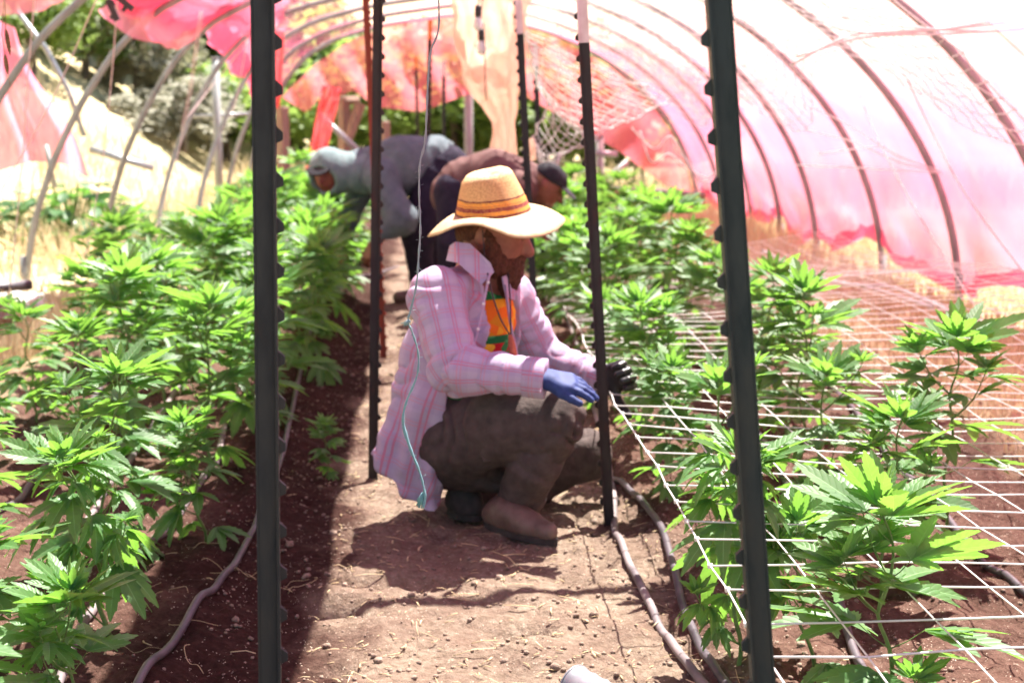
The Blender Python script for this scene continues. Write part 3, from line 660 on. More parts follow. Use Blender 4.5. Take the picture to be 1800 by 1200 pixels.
def make_plant(seed, h=.55, bushy=1.0, lsz=1.0, droop=0.0, seg=7):
    g = random.Random(seed); lb = MB(); sb = MB(); pts = [V((0, 0, -.03))]; lean = V((g.uniform(-.12, .12), g.uniform(-.12, .12), 0)); nn = 8
    zs = [h * (.10 + .90 * (i / (nn - 1)) ** .92) for i in range(nn)]
    nodes = [V((lean.x * z + .012 * math.sin(i * 2.1 + seed), lean.y * z + .012 * math.cos(i * 1.7 + seed), z)) for i, z in enumerate(zs)]
    pts += nodes; sb.tube(crs(pts, 3), [.0065 - .0045 * (i / (len(pts) * 3 - 3)) for i in range((len(pts) - 1) * 3 + 1)], 6)
    az = g.uniform(0, 6.28)
    for i, P in enumerate(nodes[:-1]):
        t = i / (nn - 1); az += math.pi / 2 + g.uniform(-.3, .3)
        for sgn in (0, math.pi):
            a = az + sgn + g.uniform(-.2, .2)
            if g.random() < .93 - (.25 if t < .2 else 0):
                L = (.092 + .085 * math.sin(math.pi * min(1, .2 + t * .75))) * lsz * g.uniform(.85, 1.15)
                petiole_leaf(lb, sb, P, a, R(20 + 30 * t), (.05 + .035 * (1 - t)) * lsz, R(-22 + 62 * t + g.uniform(-18, 18) - 40 * droop), L, 7 if .15 < t < .8 and g.random() < .5 else 5, g, .14 + .35 * droop, seg)
            if i < nn - 2 and g.random() < .38 * bushy + .04:
                bl = (.05 + .15 * math.sin(math.pi * (.30 + .62 * t))) * bushy * g.uniform(.7, 1.2) * (h / .55); d0 = dirv(a, R(32 + 18 * t)); d1 = dirv(a, R(62))
                Q = [P, P + d0 * bl * .5, P + d0 * bl * .5 + d1 * bl * .5]; sb.tube(crs(Q, 3), [.003, .0028, .0026, .0023, .002, .0017, .0014], 4, False)
                for bi, (bp, fr) in enumerate(((Q[1], .5), (Q[1].lerp(Q[2], .6), .8))):
                    for s2 in (0, math.pi):
                        a2 = a + math.pi / 2 + s2 + g.uniform(-.4, .4)
                        petiole_leaf(lb, sb, bp, a2, R(28), .022 * lsz, R(5 + 20 * t + g.uniform(-20, 20) - 30 * droop), (.082 + .02 * bi) * lsz * g.uniform(.8, 1.15), 5, g, .12 + .3 * droop, max(5, seg - 1))
                for k in range(4):
                    a3 = a + k * math.pi / 2 + g.uniform(-.4, .4); petiole_leaf(lb, sb, Q[2], a3, R(60), .008, R(g.uniform(22, 66) - 25 * droop), (.045 + .03 * g.random()) * lsz, 5 if k < 2 else 3, g, .08, max(5, seg - 2))
    T = nodes[-1]
    for k in range(6):
        a = k * 2.4 + g.uniform(-.2, .2); el = R(78 - 9 * k + g.uniform(-8, 8)) if k > 1 else R(82)
        petiole_leaf(lb, sb, T - V((0, 0, .006 * k)), a, el, .012 + .006 * k, el - R(4), (.070 + .020 * k) * lsz * g.uniform(.85, 1.1), 5, g, .07, seg)
    return lb, sb
VARS = []
for sd_, h_, bu, ls, dr, sg in [(1, .56, 1, 1, 0, 7), (2, .60, .9, 1.1, .1, 7), (3, .50, 1.1, 1, .2, 6), (4, .62, 1, 1.05, 0, 6), (5, .52, 1.15, .95, .1, 6), (6, .58, .8, 1.15, 0, 7), (7, .48, 1.1, .9, .8, 7), (8, .42, .55, 1.05, 0, 7)]:
    lb, sb = make_plant(sd_ * 13, h_, bu, ls, dr, sg); root = bpy.data.objects.new("hemp_plant", None); COL.objects.link(root)
    lb.build("foliage", M_LEAF, root, False); sb.build("stem", M_STEM, root)
    VARS.append([root, False])
prn = random.Random(21)
def put_plant(v, x, y, s, label, grp, rz=None, tilt=0):
    root, used = VARS[v]
    if used: o = copy_tree(root)
    else: o = root; VARS[v][1] = True
    o.location = (x, y, gh(x, y)); o.rotation_euler = (prn.uniform(-.1, .1) + tilt, prn.uniform(-.1, .1), prn.uniform(0, 6.28) if rz is None else rz); o.scale = (s, s, s * prn.uniform(.95, 1.06))
    return tag(o, label, "plant", grp)
def nth(i): return ["first", "second", "third", "fourth", "fifth", "sixth", "seventh", "eighth", "ninth", "tenth", "eleventh", "twelfth", "thirteenth", "fourteenth", "fifteenth", "sixteenth", "seventeenth", "eighteenth", "nineteenth", "twentieth", "twenty-first", "twenty-second", "twenty-third", "twenty-fourth", "twenty-fifth", "twenty-sixth", "twenty-seventh", "twenty-eighth", "twenty-ninth", "thirtieth"][i]
GL, GR_ = "young hemp plants in the left bed", "young hemp plants in the right bed"
# near plants set one by one: (variant, px, py of the foot, scale, label)
near = [
 (5, -.70, 1.98, .74, "broad pale leaf cluster in the very bottom left corner", GL),
 (1, -.55, 2.12, .60, "low hemp plant with dark splayed leaves at the bottom left edge", GL),
 (6, -.64, 2.80, .84, "hemp plant with drooping dark leaves beside the left hose", GL),
 (7, -.86, 2.55, .80, "leggy hemp plant standing behind the bottom left leaf clusters", GL),
 (1, -1.0, 3.1, .72, "hemp plant cut by the left edge below the hanging twine", GL),
 (3, -.78, 3.3, .78, "tall hemp plant with upright light green top in the left bed centre", GL),
 (2, -.56, 3.50, .62, "small hemp plant on bare soil left of the charcoal post", GL),
 (6, .60, 2.62, .82, "dark drooping hemp plant beside the path hose left of the green post", GR_),
 (7, .74, 2.58, .72, "hemp plant with big pale upright leaves just right of the green post", GR_),
 (5, .72, 2.08, .80, "hemp plant poking through the net at the bottom near the green post", GR_),
 (1, 1.26, 3.30, .86, "tall hemp plant with two bright crowns standing above the net on the right", GR_),
 (4, .72, 3.25, .80, "bushy hemp plant under the net behind the green post", GR_),
 (7, 1.42, 2.75, .80, "thin small hemp plant at the right edge under the net", GR_),
 (2, -1.38, 4.35, .66, "low hemp plant near the left edge in front of the dry grass", GL),
 (4, -1.36, 4.95, .74, "rounded hemp plant at the left edge beside the dry grass", GL),
 (0, -1.40, 5.6, .8, "leafy hemp plant before the second left hoop foot", GL),
 (0, 1.0, 2.98, .74, "leafy hemp plant under the net between the green post and the tall plant", GR_),
 (4, 1.02, 3.55, .8, "rounded hemp plant under the net just left of the tall two-crowned plant", GR_),
 (2, .66, 3.85, .70, "small hemp plant right beside the man's black glove", GR_),
 (3, 1.08, 3.95, .92, "hemp plant behind the tall two-crowned one under the net", GR_),
]
for v, x, y, s, lb_, grp in near: put_plant(v, x, y, s, lb_, grp)
vi = 0
def row(xf, y0, y1, step, grp, where, s0=.95, pool=(0, 1, 2, 3, 4, 5)):
    global vi
    y = y0; i = 0
    while y < y1:
        x = xf(y) + prn.uniform(-.07, .07)
        put_plant(pool[vi % len(pool)], x, y, s0 * prn.uniform(.80, 1.12) * (.84 + .2 * float(sst(4, 8, y))), f"leafy green hemp plant, {nth(i)} from the camera in {where}", grp); vi += 1
        y += step * prn.uniform(.88, 1.12); i += 1
row(lambda y: -.58, 4.1, 11.8, .36, GL, "the left row nearest the path", .98)
row(lambda y: -1.02, 4.15, 12.0, .36, GL, "the outer left row", 1.0)
row(lambda y: -1.38, 6.3, 11.6, .52, GL, "the sparse outermost left row", .92)
row(lambda y: .72 + .02 * (y - 4), 4.3, 12.4, .43, GR_, "the right row nearest the path", .92)
row(lambda y: 1.15 + .02 * (y - 4), 4.5, 12.6, .44, GR_, "the outer right row", .92)
put_plant(5, -.30, 4.30, .30, "lone leafy hemp sprout leaning over the path beside the left post", GL)

# ------------------------------------------------------------------ trees and shrubs outside
def crown_mesh(seed, n_=2600, clumps=26, leaf_s=.055, shape=(1, 1, 1)):
    g = random.Random(seed); mb = MB(); cl = []
    for i in range(clumps):
        d = V((g.gauss(0, 1), g.gauss(0, 1), g.gauss(0, 1))).normalized() * g.uniform(.35, .85) ** .7; cl.append((V((d.x * .5 * shape[0], d.y * .5 * shape[1], d.z * .5 * shape[2])), g.uniform(.10, .22)))
    for i in range(n_):
        c, r = g.choice(cl); d = V((g.gauss(0, 1), g.gauss(0, 1), g.gauss(0, 1))).normalized() * r * g.uniform(.5, 1.05); p = c + d; p.z *= .95
        a = V((g.gauss(0, 1), g.gauss(0, 1), g.gauss(0, 1))).normalized(); b_ = a.orthogonal().normalized(); s = leaf_s * g.uniform(.5, 1.2)
        mb.add([p - a * s, p - b_ * s * .45 + a * s * .1, p + a * s, p + b_ * s * .45 + a * s * .1], [(0, 1, 2, 3)])
    return mb
TR = []
for k, (sd_, mt, nm) in enumerate([(5, M_CROWN, "tree"), (8, M_CROWN, "tree"), (11, M_CROWN2, "shrub"), (14, M_CROWN2, "shrub")]):
    r_ = bpy.data.objects.new(nm, None); COL.objects.link(r_)
    shrub = nm == "shrub"; c = crown_mesh(sd_, 3200, 30, .045 if shrub else .05).build("crown", mt, r_, False); c.location = (0, 0, .5 if shrub else .62); 
    t = MB(); g = random.Random(sd_)
    t.tube(crs([V((0, 0, -.1)), V((.02, 0, .2)), V((-.01, .02, .5)), V((0, 0, .8))], 3), [.035, .033, .03, .028, .026, .022, .018, .015, .012, .008], 7)
    for j in range(7):
        a = j * .9; t.tube([V((0, 0, .2 + .07 * j)), V((.12 * math.cos(a), .12 * math.sin(a), .34 + .07 * j)), V((.28 * math.cos(a), .28 * math.sin(a), .45 + .06 * j))], [.014, .009, .004], 5)
    t.build("trunk", M_BARK, r_); TR.append([r_, False, c])
def put_tree(v, px, Y, h_, wd, label, cat, grp):
    X = at(px, 215, Y).x; o, used, c = TR[v]
    if used: o = copy_tree(TR[v][0])
    else: TR[v][1] = True
    o.location = (X, Y, gh(X, Y)); o.scale = (wd, wd, h_); o.rotation_euler = (0, 0, prn.uniform(0, 6.28)); return tag(o, label, cat, grp)
GT = "trees beyond the far end of the tunnel"; GS = "shrubs on the slope left of the tunnel"
spec = [(655, 24, 3.0, 3.2, "round green tree seen above the hooded person's hood"), (735, 26, 3.4, 3.6, "yellow-green tree above the hooded person's back"),
        (800, 23, 3.0, 3.0, "dark green tree behind the grey steel end pole"), (870, 27, 4.6, 4.2, "tall green tree behind the hanging peach cloth"),
        (960, 23, 3.0, 3.2, "green tree behind the black-capped man"), (1040, 24, 3.2, 3.4, "dark green tree behind the diagonal steel brace"),
        (1130, 22, 2.8, 3.2, "green tree behind the hanging salmon cloth edge"),  
         
        (560, 27, 4.2, 4.0, "green tree behind the red-pink cloth strip"), (700, 34, 6.5, 6, "large tree on the skyline above the two bending people"), (930, 36, 7, 6.5, "large tree on the skyline behind the peach cloth"), (820, 42, 10, 8, "tallest tree at the back of the far end"), (1080, 38, 7, 7, "large tree on the skyline right of the peach cloth")]
for i, (px, Y, h_, wd, lb_) in enumerate(spec): put_tree(i % 2, px, Y, min(h_ * .72, 2.7) if Y < 30 else 2.6, wd, lb_, "tree", GT)
spec = [(60, 17.5, 1.5, 2.2, 0, "low green shrub behind the first left hoop"), (150, 20, 1.6, 2.4, 1, "low green shrub between the first and second left hoops"), (240, 20.5, 1.8, 2.6, 2, "pale grey shrub behind the second left hoop"),
        (318, 19, 1.3, 2.2, 3, "low ashy shrub by the grey fence post"), (400, 21, 1.8, 2.4, 0, "bright green shrub right of the grey fence post"), (480, 22, 2.0, 2.4, 1, "green shrub hidden by the near left post"),
        (30, 24, 2.6, 4, 0, "green bush at the top left corner"), (130, 25, 3.6, 4.2, 1, "dark green bush above the left slope"), (230, 24, 3.0, 3.6, 0, "green bush below the first pink cloth fold"), (330, 25, 3.2, 4.2, 1, "bright green bush below the big pink scallop"), (430, 26, 3.6, 4.2, 0, "green bush behind the fourth left hoop"), (520, 25, 3.2, 3.6, 1, "green bush showing left of the hooded person"),
        (80, 30, 5, 6, 1, "big dark tree crowning the left slope"), (260, 31, 5.5, 6.5, 0, "big tree crowning the slope under the pink scallop"), (430, 33, 6, 6.5, 1, "big tree on the slope behind the near left post")]
for px, Y, h_, wd, v, lb_ in spec: put_tree(v, px, Y + 5, h_, wd, lb_, "shrub" if "shrub" in lb_ else "tree", GS)
# squash-like leafy bush just outside on the left
g = random.Random(77); lb = MB(); sb = MB()
for i in range(230):
    a = g.uniform(0, 6.28); r_ = g.random() ** .6; c = V((math.cos(a) * r_ * .62, math.sin(a) * r_ * .5, .06 + .38 * (1 - r_ * r_) * g.uniform(.4, 1.05)))
    D = dirv(a + g.uniform(-.8, .8), R(g.uniform(-25, 25))); N_ = V((g.gauss(0, .35), g.gauss(0, .35), 1)); L = g.uniform(.10, .2)
    sb.tube([V((c.x * .3, c.y * .3, 0)), V((c.x * .8, c.y * .8, c.z * .8)), c], .0035, 4, False); N_ = (N_ - D * N_.dot(D)).normalized()
    leaflet(lb, c, D, N_, L, L * .36, g.uniform(.1, .45), .12, 6)
bp = at(120, 385, 12.6); root = empty("leafy_bush", (bp.x, bp.y, gh(bp.x, bp.y)), "low dark green broad-leaved bush outside the second left hoop", "bush")
root.scale = (1.5, 1.5, 1.25); lb.build("foliage", M_CROWN3, root); sb.build("stems", M_STEM, root)

# ------------------------------------------------------------------ far end frame, fences, small things
def bar(pts, r, mat, name, label, cat, sq=False, group=None, n_=10):
    P = [at(*p) for p in pts]; o = P[0]; mb = MB()
    if sq: mb.tube([p - o for p in P], r * 1.3, 4)
    else: mb.tube([p - o for p in P], r, n_)
    ob = mb.build(name, mat, None, not sq); ob.location = o; return tag(ob, label, cat, group)
def ftpost(px, ytop, Y, r, mat, name, label, cat, sq=False, lean=0, group=None):
    t = at(px, ytop, Y); b_ = V((t.x + lean, Y, gh(t.x, Y) - .3)); mb = MB(); h_ = t.z - b_.z
    mb.tube([V((0, 0, 0)), t - b_], r * (1.35 if sq else 1), 4 if sq else 12)
    if not sq: mb.tube([t - b_, t - b_ + V((0, 0, .02))], r * 1.12, 12)
    else: mb.tube([t - b_, t - b_ + V((0, 0, .015))], [r * 1.35, r * 1.1], 4)
    ob = mb.build(name, mat, None, not sq); ob.location = b_; return tag(ob, label, cat, group)
ftpost(823, 95, 16.4, .05, M_PIPE, "end_pole", "thick grey steel pole holding up the tunnel's far end", "pole")
ftpost(604, 172, 16.5, .055, M_WOOD, "wooden_post", "brown wooden post under the far left end beam", "post", True, 0, "wooden posts of the far end frame")
ftpost(496, 190, 14.5, .05, M_WOOD, "wooden_post", "brown wooden post just right of the near left post", "post", True, 0, "wooden posts of the far end frame")
ftpost(675, 215, 17, .055, M_WOOD, "wooden_post", "greyish wooden post beside the red steel post", "post", True, 0, "wooden posts of the far end frame")
bar([(583, 178, 16.5), (632, 176, 16.5)], .04, M_WOOD, "end_beam", "short pale timber across the top of the brown wooden post", "beam", True)
bar([(634, 182, 16.45), (608, 250, 16.45)], .05, M_WOOD, "wooden_brace", "slanted wooden brace beside the brown wooden post", "brace", True)
bar([(560, 200, 15), (640, 275, 15)], .03, M_GALV, "metal_rail", "slanting pale metal rail behind the hooded person", "rail")
ftpost(378, 104, 15.5, .045, M_PIPE, "grey_fence_post", "thick grey post standing on the grassy slope", "post")
bar([(340, 205, 15.6), (445, 200, 15.8)], .02, M_GALV, "metal_rail", "thin pale rail at the foot of the grey shrubs", "rail")
bar([(1000, 326, 16), (1240, 342, 15.6)], .03, M_GALV, "metal_rail", "silver pipe rail running right behind the capped man", "rail")
bar([(1030, 340, 16), (1250, 356, 15.6)], .05, M_WOODR, "ground_board", "red-brown board lying below the silver rail", "board", True)
bar([(1046, 270, 16.2), (1085, 271, 16.2)], .035, M_GALV, "end_rail", "short pale metal crosspiece right of the brown-black post", "rail")
bar([(1104, 284, 16.2), (1052, 328, 16.2)], .035, M_PIPE, "steel_brace", "slanted grey steel brace beside the far right opening", "brace")
ftpost(1055, 240, 16.25, .045, M_PIPE, "end_pole", "grey pole beside the slanted steel brace", "pole")
bar([(30, 20, 12.5), (80, 85, 12.5), (120, 160, 12.5), (148, 240, 12.5)], .022, M_GALV, "bent_pipe", "bent pale pipe outside behind the first two left hoops", "pipe")
bar([(158, 262, 14), (215, 280, 14), (270, 296, 14)], .035, M_GALV, "fallen_pipe", "pale pipe lying on the dry grass slope", "pipe")
bar([(80, 255, 10.6), (96, 330, 10.6)], .018, M_PIPE, "metal_stake", "short grey stake behind the leafy bush", "stake")
# tarp and boards
def heap(cx, cy, Y, w_, d_, h_, mat, name, label, cat, seed):
    c = gr(cx, cy, 0) if not Y else at(cx, cy, Y); z0 = gh(c.x, c.y)
    def f(u, v):
        x = (u - .5) * w_; y = (v - .5) * d_; e = min(u, 1 - u, v, 1 - v) * 5; return V((x + .05 * mnoise.noise(V((u * 4, v * 4, seed))), y, min(1, e) * h_ * (.6 + .8 * abs(mnoise.noise(V((u * 5, v * 5, seed)))))))
    ob = grid_mesh(30, 22, f).build(name, mat); ob.location = (c.x, c.y, z0); return tag(ob, label, cat)
heap(375, 365, 12.2, 1.5, 2.2, .12, M_TARP, "white_tarp", "crumpled white tarp spread on the ground behind the left plants", "tarp", 3)
heap(20, 545, 0, .5, .35, .07, M_TARP, "plastic_sheet", "folded white plastic sheet on the left edge by the hoop foot", "plastic sheet", 8)
c_ = gr(20, 520, 0); bar([(-60, 512, 8.0), (55, 500, 8.2)], .03, M_HOSE, "black_tube", "fat black tube lying at the left edge", "tube")
bar([(-60, 560, 6.6), (25, 556, 6.7)], .045, M_WOOD, "timber_block", "pale timber block at the left edge below the plastic sheet", "timber", True)
heap(510, 335, 12.6, .35, .5, .10, M_TARP, "white_tarp", "small white plastic heap left of the hooded person", "tarp", 5)

# peach cloth bundle hanging
PY = [-40, 0, 60, 110, 135, 160, 190, 215, 240, 268, 285]; PL = [800, 803, 808, 812, 816, 828, 850, 866, 866, 862, 864]; PRr = [925, 924, 921, 916, 914, 912, 908, 903, 905, 908, 905]
def peach(u, v):
    y = -40 + v * 322; l = np.interp(y, PY, PL); r_ = np.interp(y, PY, PRr); cx = (l + r_) / 2; hw = (r_ - l) / 2 / 272
    a = u * 2 * math.pi; k = 1 + .10 * math.sin(a * 6 + v * 5) + .07 * math.sin(a * 11 - v * 9) + .12 * mnoise.noise(V((math.cos(a) * 2, math.sin(a) * 2, v * 7)))
    c = at(cx, y, 9.2); return V((c.x + math.cos(a) * hw * k, c.y + math.sin(a) * hw * .6 * k, c.z + .03 * mnoise.noise(V((a, v * 9, 2))))) - at(865, 0, 9.2)
ob = grid_mesh(72, 60, peach).build("peach_cloth", M_PEACH); ob.location = at(865, 0, 9.2); tag(ob, "gathered peach cloth hanging from the roof above the brown-shirted man", "cloth bundle")
c_ = at(935, 263, 9.0); mb = MB()
def ball(u, v):
    a = u * 2 * math.pi; b_ = (v - .5) * math.pi; k = .05 * (1 + .2 * math.sin(a * 5) * math.cos(b_)); return V((math.cos(a) * math.cos(b_) * k, math.sin(a) * math.cos(b_) * k, math.sin(b_) * .07))
ob = grid_mesh(24, 14, ball).build("cream_cloth_bunch", M_PEACH); ob.location = c_; tag(ob, "small bright cream cloth bunch left of the black cap", "cloth bundle")
# bulbs on a cord
def bulb(px, py, Y, label, top):
    c = at(px, py, Y); root = empty("light_bulb", c, label, "light bulb", "bulbs hanging before the peach cloth")
    b = MB(); b.tube([V((0, 0, .07)), V((0, 0, .062)), V((0, 0, .03)), V((0, 0, 0))], [.008, .017, .02, .019], 12); b.build("socket", M_BLACKP, root)
    b = MB(); b.tube([V((0, 0, 0)), V((0, 0, -.02)), V((0, 0, -.05)), V((0, 0, -.07)), V((0, 0, -.083))], [.014, .022, .03, .024, .008], 14); b.build("glass", M_WHITEP, root)
    b = MB(); b.tube([V((0, 0, .065))] + [at(x, y, Y) - c for x, y in top], .0045, 6); b.build("cord", M_BLACKP, root)
bulb(840, 30, 8.6, "upper white bulb in a black socket before the peach cloth", [(842, 0), (845, -40)])
bulb(846, 72, 8.6, "lower white bulb in a black socket before the peach cloth", [(843, 45), (848, 0), (850, -40)])
cords("power_cable", [[(850, 40, 8.5), (852, 100, 8.5), (853, 150, 8.5), (855, 178, 8.5)]], .004, M_BLACKP, "thin black cable with a plug end hanging over the peach cloth", "cord")
# clips at the upper left
for px, py, lb_ in ((198, 18, "dark purple clip on the left side of the first pink cloth fold"), (218, 4, "dark purple clip at the top edge beside the other clip")):
    c = at(px, py, 7.3); b = MB(); rt_ = Matrix.Rotation(R(-22 if px < 210 else -50), 3, 'Y'); b.box((0, 0, 0), (.03, .02, .11), rt_); b.box((.004, -.012, .03), (.02, .012, .03), rt_); b.box((0, .012, -.03), (.035, .01, .02), rt_)
    ob = b.build("cloth_clip", M_BLACKP, None, False); ob.location = c; tag(ob, lb_, "clip", "dark clips holding the cloth")
# dried leaves on strings (upper left)
mb = MB(); o_ = at(8, -20, 3.4)
for x, y, x2, y2 in ((10, 50, 18, 98), (8, 95, 14, 132)):
    a = at(x, y, 3.4) - o_; c = at(x2, y2, 3.4) - o_; D = (c - a).normalized(); leaflet(mb, a, D, V((.3, -1, 0)).normalized(), (c - a).length, .008, .1, .3, 7)
    leaflet(mb, a, D, V((1, .3, 0)).normalized(), (c - a).length * .8, .007, -.1, .3, 7)
for ln_ in ([(8, -20), (10, 50)], [(8, -20), (3, 60), (8, 95)], [(14, 132), (18, 150)]): mb.tube([at(x, y, 3.4) - o_ for x, y in ln_], .0007, 4)
ob = mb.build("dried_leaves", M_DEAD); ob.location = o_; tag(ob, "two curled brown dried leaves dangling in the upper left corner", "dried leaf")
mb = MB(); o_ = at(1230, 850, 3.05)
for i in range(12):
    d = dirv(rnd.uniform(0, 6.3), rnd.uniform(-1, 1)); leaflet(mb, V((rnd.uniform(-.02, .02), 0, rnd.uniform(-.015, .015))), d, d.orthogonal().normalized(), rnd.uniform(.012, .026), .006, .4, .3, 5)
ob = mb.build("dried_leaf_cluster", M_STRAW); ob.location = o_; tag(ob, "small tan dried leaf cluster caught on the net edge", "dried leaf")
mb = MB(); o_ = at(1445, 1030, 2.2)
for i in range(12):
    d = dirv(rnd.uniform(0, 6.3), rnd.uniform(-1.2, .4)); leaflet(mb, V((rnd.uniform(-.02, .02), 0, rnd.uniform(-.015, .015))), d, d.orthogonal().normalized(), rnd.uniform(.02, .045), .007, .7, .5, 5)
ob = mb.build("dried_leaf_cluster", M_DEAD); ob.location = o_; tag(ob, "curled brown dead leaves hanging in the net right of the green post", "dried leaf")
# metal cup lying at the bottom edge
c_ = gr(1010, 1205, .05); ax = (gr(1120, 1260, .02) - gr(1010, 1205, .03)).normalized(); root = empty("metal_cup", c_, "silver ribbed metal cup lying at the bottom edge of the path", "cup")
b = MB(); b.tube([ax * t for t in (0, .004, .01, .03, .033, .038, .06, .063, .068, .12)], [.038, .040, .037, .036, .038, .036, .035, .037, .035, .032], 28, False); b.tube([ax * .12, ax * .121], [.032, .001], 28, False)
b.tube([ax * .005, ax * .119], [.034, .030], 28, False); b.build("cup_body", M_GALV, root)
b = MB(); q_ = V((0, 0, 1)); tt = [(ax.orthogonal().normalized() * math.cos(a) + ax.cross(ax.orthogonal().normalized()) * math.sin(a)) * .039 for a in [k * .2618 for k in range(25)]]; b.tube(tt, .0022, 6); b.build("rim", M_GALV, root)
# ------------------------------------------------------------------ smooth solid fields (people)
class Field:
    def __init__(s, lo, hi, h):
        s.h = h; s.lo = np.array(lo, float); n_ = np.ceil((np.array(hi) - s.lo) / h).astype(int) + 1; s.n = n_; s.f = np.full(n_, .2, np.float32)
        s.ax = [s.lo[i] + h * np.arange(n_[i]) for i in range(3)]
    def sub(s, lo, hi):
        a = np.clip(np.floor((np.array(lo) - s.lo) / s.h).astype(int), 0, s.n - 1); b = np.clip(np.ceil((np.array(hi) - s.lo) / s.h).astype(int) + 1, 1, s.n)
        sl_ = tuple(slice(a[i], b[i]) for i in range(3)); g_ = np.meshgrid(*[s.ax[i][sl_[i]] for i in range(3)], indexing='ij'); return sl_, np.stack(g_, -1)
    def put(s, sl_, d, k, mode='u'):
        a = s.f[sl_]
        if mode == 'u': h_ = np.clip(.5 + .5 * (a - d) / k, 0, 1); s.f[sl_] = a * (1 - h_) + d * h_ - k * h_ * (1 - h_)
        else: h_ = np.clip(.5 - .5 * (a + d) / k, 0, 1); s.f[sl_] = a * (1 - h_) - d * h_ + k * h_ * (1 - h_)
    def cap(s, p0, r0, p1, r1, k=.02, mode='u', sq=None):
        p0 = np.array(p0, float); p1 = np.array(p1, float); m_ = max(r0, r1) + k + 3 * s.h
        sl_, G = s.sub(np.minimum(p0, p1) - m_, np.maximum(p0, p1) + m_)
        ba = p1 - p0; t = np.clip(((G - p0) @ ba) / max(ba @ ba, 1e-9), 0, 1)[..., None]; d = G - p0 - t * ba
        if sq is not None:
            ax_ = np.array(sq[0], float); c_ = (d @ ax_)[..., None]; d = d + c_ * ax_ * (1 / sq[1] - 1)
        d = np.linalg.norm(d, axis=-1) - (r0 + (r1 - r0) * t[..., 0]); s.put(sl_, d, k, mode); return s
    def ell(s, c, r, k=.02, ax=None, mode='u'):
        c = np.array(c, float); r = np.array(r, float); m_ = r.max() + k + 3 * s.h; sl_, G = s.sub(c - m_, c + m_); d = G - c
        if ax is not None: d = d @ np.array(ax, float).T
        q_ = np.linalg.norm(d / r, axis=-1); g_ = np.linalg.norm(d / (r * r), axis=-1); d = q_ * (q_ - 1) / np.maximum(g_, 1e-6); s.put(sl_, d, k, mode); return s
    def cut(s, fn):   # keep where fn(G) < 0
        _, G = s.sub(s.lo, s.lo + s.h * s.n); G = G[:s.n[0], :s.n[1], :s.n[2]]; s.f = np.maximum(s.f, fn(G).astype(np.float32)); return s
    def mesh(s, smooth=1):
        f = s.f; n0, n1, n2 = f.shape; ins = f < 0; C = [f[a:n0 - 1 + a, b:n1 - 1 + b, c:n2 - 1 + c] for a in (0, 1) for b in (0, 1) for c in (0, 1)]
        S = sum((c < 0).astype(int) for c in C); act = (S > 0) & (S < 8); idx = np.full(act.shape, -1, np.int64); I = np.argwhere(act); idx[act] = np.arange(len(I))
        vals = np.stack([c[act] for c in C], -1); off = np.array([(a, b, c) for a in (0, 1) for b in (0, 1) for c in (0, 1)], float)
        P = np.zeros((len(I), 3)); W = np.zeros(len(I))
        for a in range(8):
            for b in range(a + 1, 8):
                if np.abs(off[a] - off[b]).sum() != 1: continue
                va, vb = vals[:, a], vals[:, b]; m_ = (va < 0) != (vb < 0); t = np.where(m_, va / np.where(m_, va - vb, 1), 0)
                P += np.where(m_[:, None], off[a] + (off[b] - off[a]) * t[:, None], 0); W += m_
        P = (P / W[:, None] + I) * s.h + s.lo; F = []
        for ax in range(3):
            o1, o2 = [(1, 2), (2, 0), (0, 1)][ax]; sh = [slice(1, -1)] * 3; sh[ax] = slice(0, -1); a = ins[tuple(sh)]; sh2 = list(sh); sh2[ax] = slice(1, None); b = ins[tuple(sh2)]
            E = np.argwhere(a != b); 
            if not len(E): continue
            fl = a[tuple(E.T)]; E = E + 1; E[:, ax] -= 1
            def g_(d1, d2):
                q_ = E.copy(); q_[:, o1] -= d1; q_[:, o2] -= d2; return idx[tuple(q_.T)]
            Q = np.stack([g_(1, 1), g_(0, 1), g_(0, 0), g_(1, 0)], -1); Q[~fl] = Q[~fl][:, ::-1]; F.append(Q)
        F = np.concatenate(F); F = F[(F >= 0).all(1)]
        for _ in range(smooth):
            A = np.zeros_like(P); c = np.zeros(len(P))
            for i in range(4):
                a, b = F[:, i], F[:, (i + 1) % 4]; np.add.at(A, a, P[b]); np.add.at(A, b, P[a]); np.add.at(c, a, 1); np.add.at(c, b, 1)
            P = P * .5 + .5 * A / np.maximum(c, 1)[:, None]
        return P, F
def fmesh(name, P, F, mat, root, disp=None, uv=None, attr=None):
    o = np.array(root.location); me = bpy.data.meshes.new(name); me.from_pydata((P - o).tolist(), [], F.tolist()); me.polygons.foreach_set("use_smooth", [True] * len(F)); me.update()
    if disp is not None:
        nn = np.zeros(len(P) * 3); me.vertices.foreach_get("normal", nn) if False else me.vertex_normals.foreach_get("vector", nn); nn = nn.reshape(-1, 3)
        Q = P - o + nn * disp(P, nn)[:, None]; me.vertices.foreach_set("co", Q.ravel()); me.update()
    if uv is not None:
        ul = me.uv_layers.new(name="UVMap"); li = np.zeros(len(me.loops), np.int32); me.loops.foreach_get("vertex_index", li); ul.data.foreach_set("uv", uv(P)[li].astype(np.float32).ravel())
    return link(name, me, mat, root)
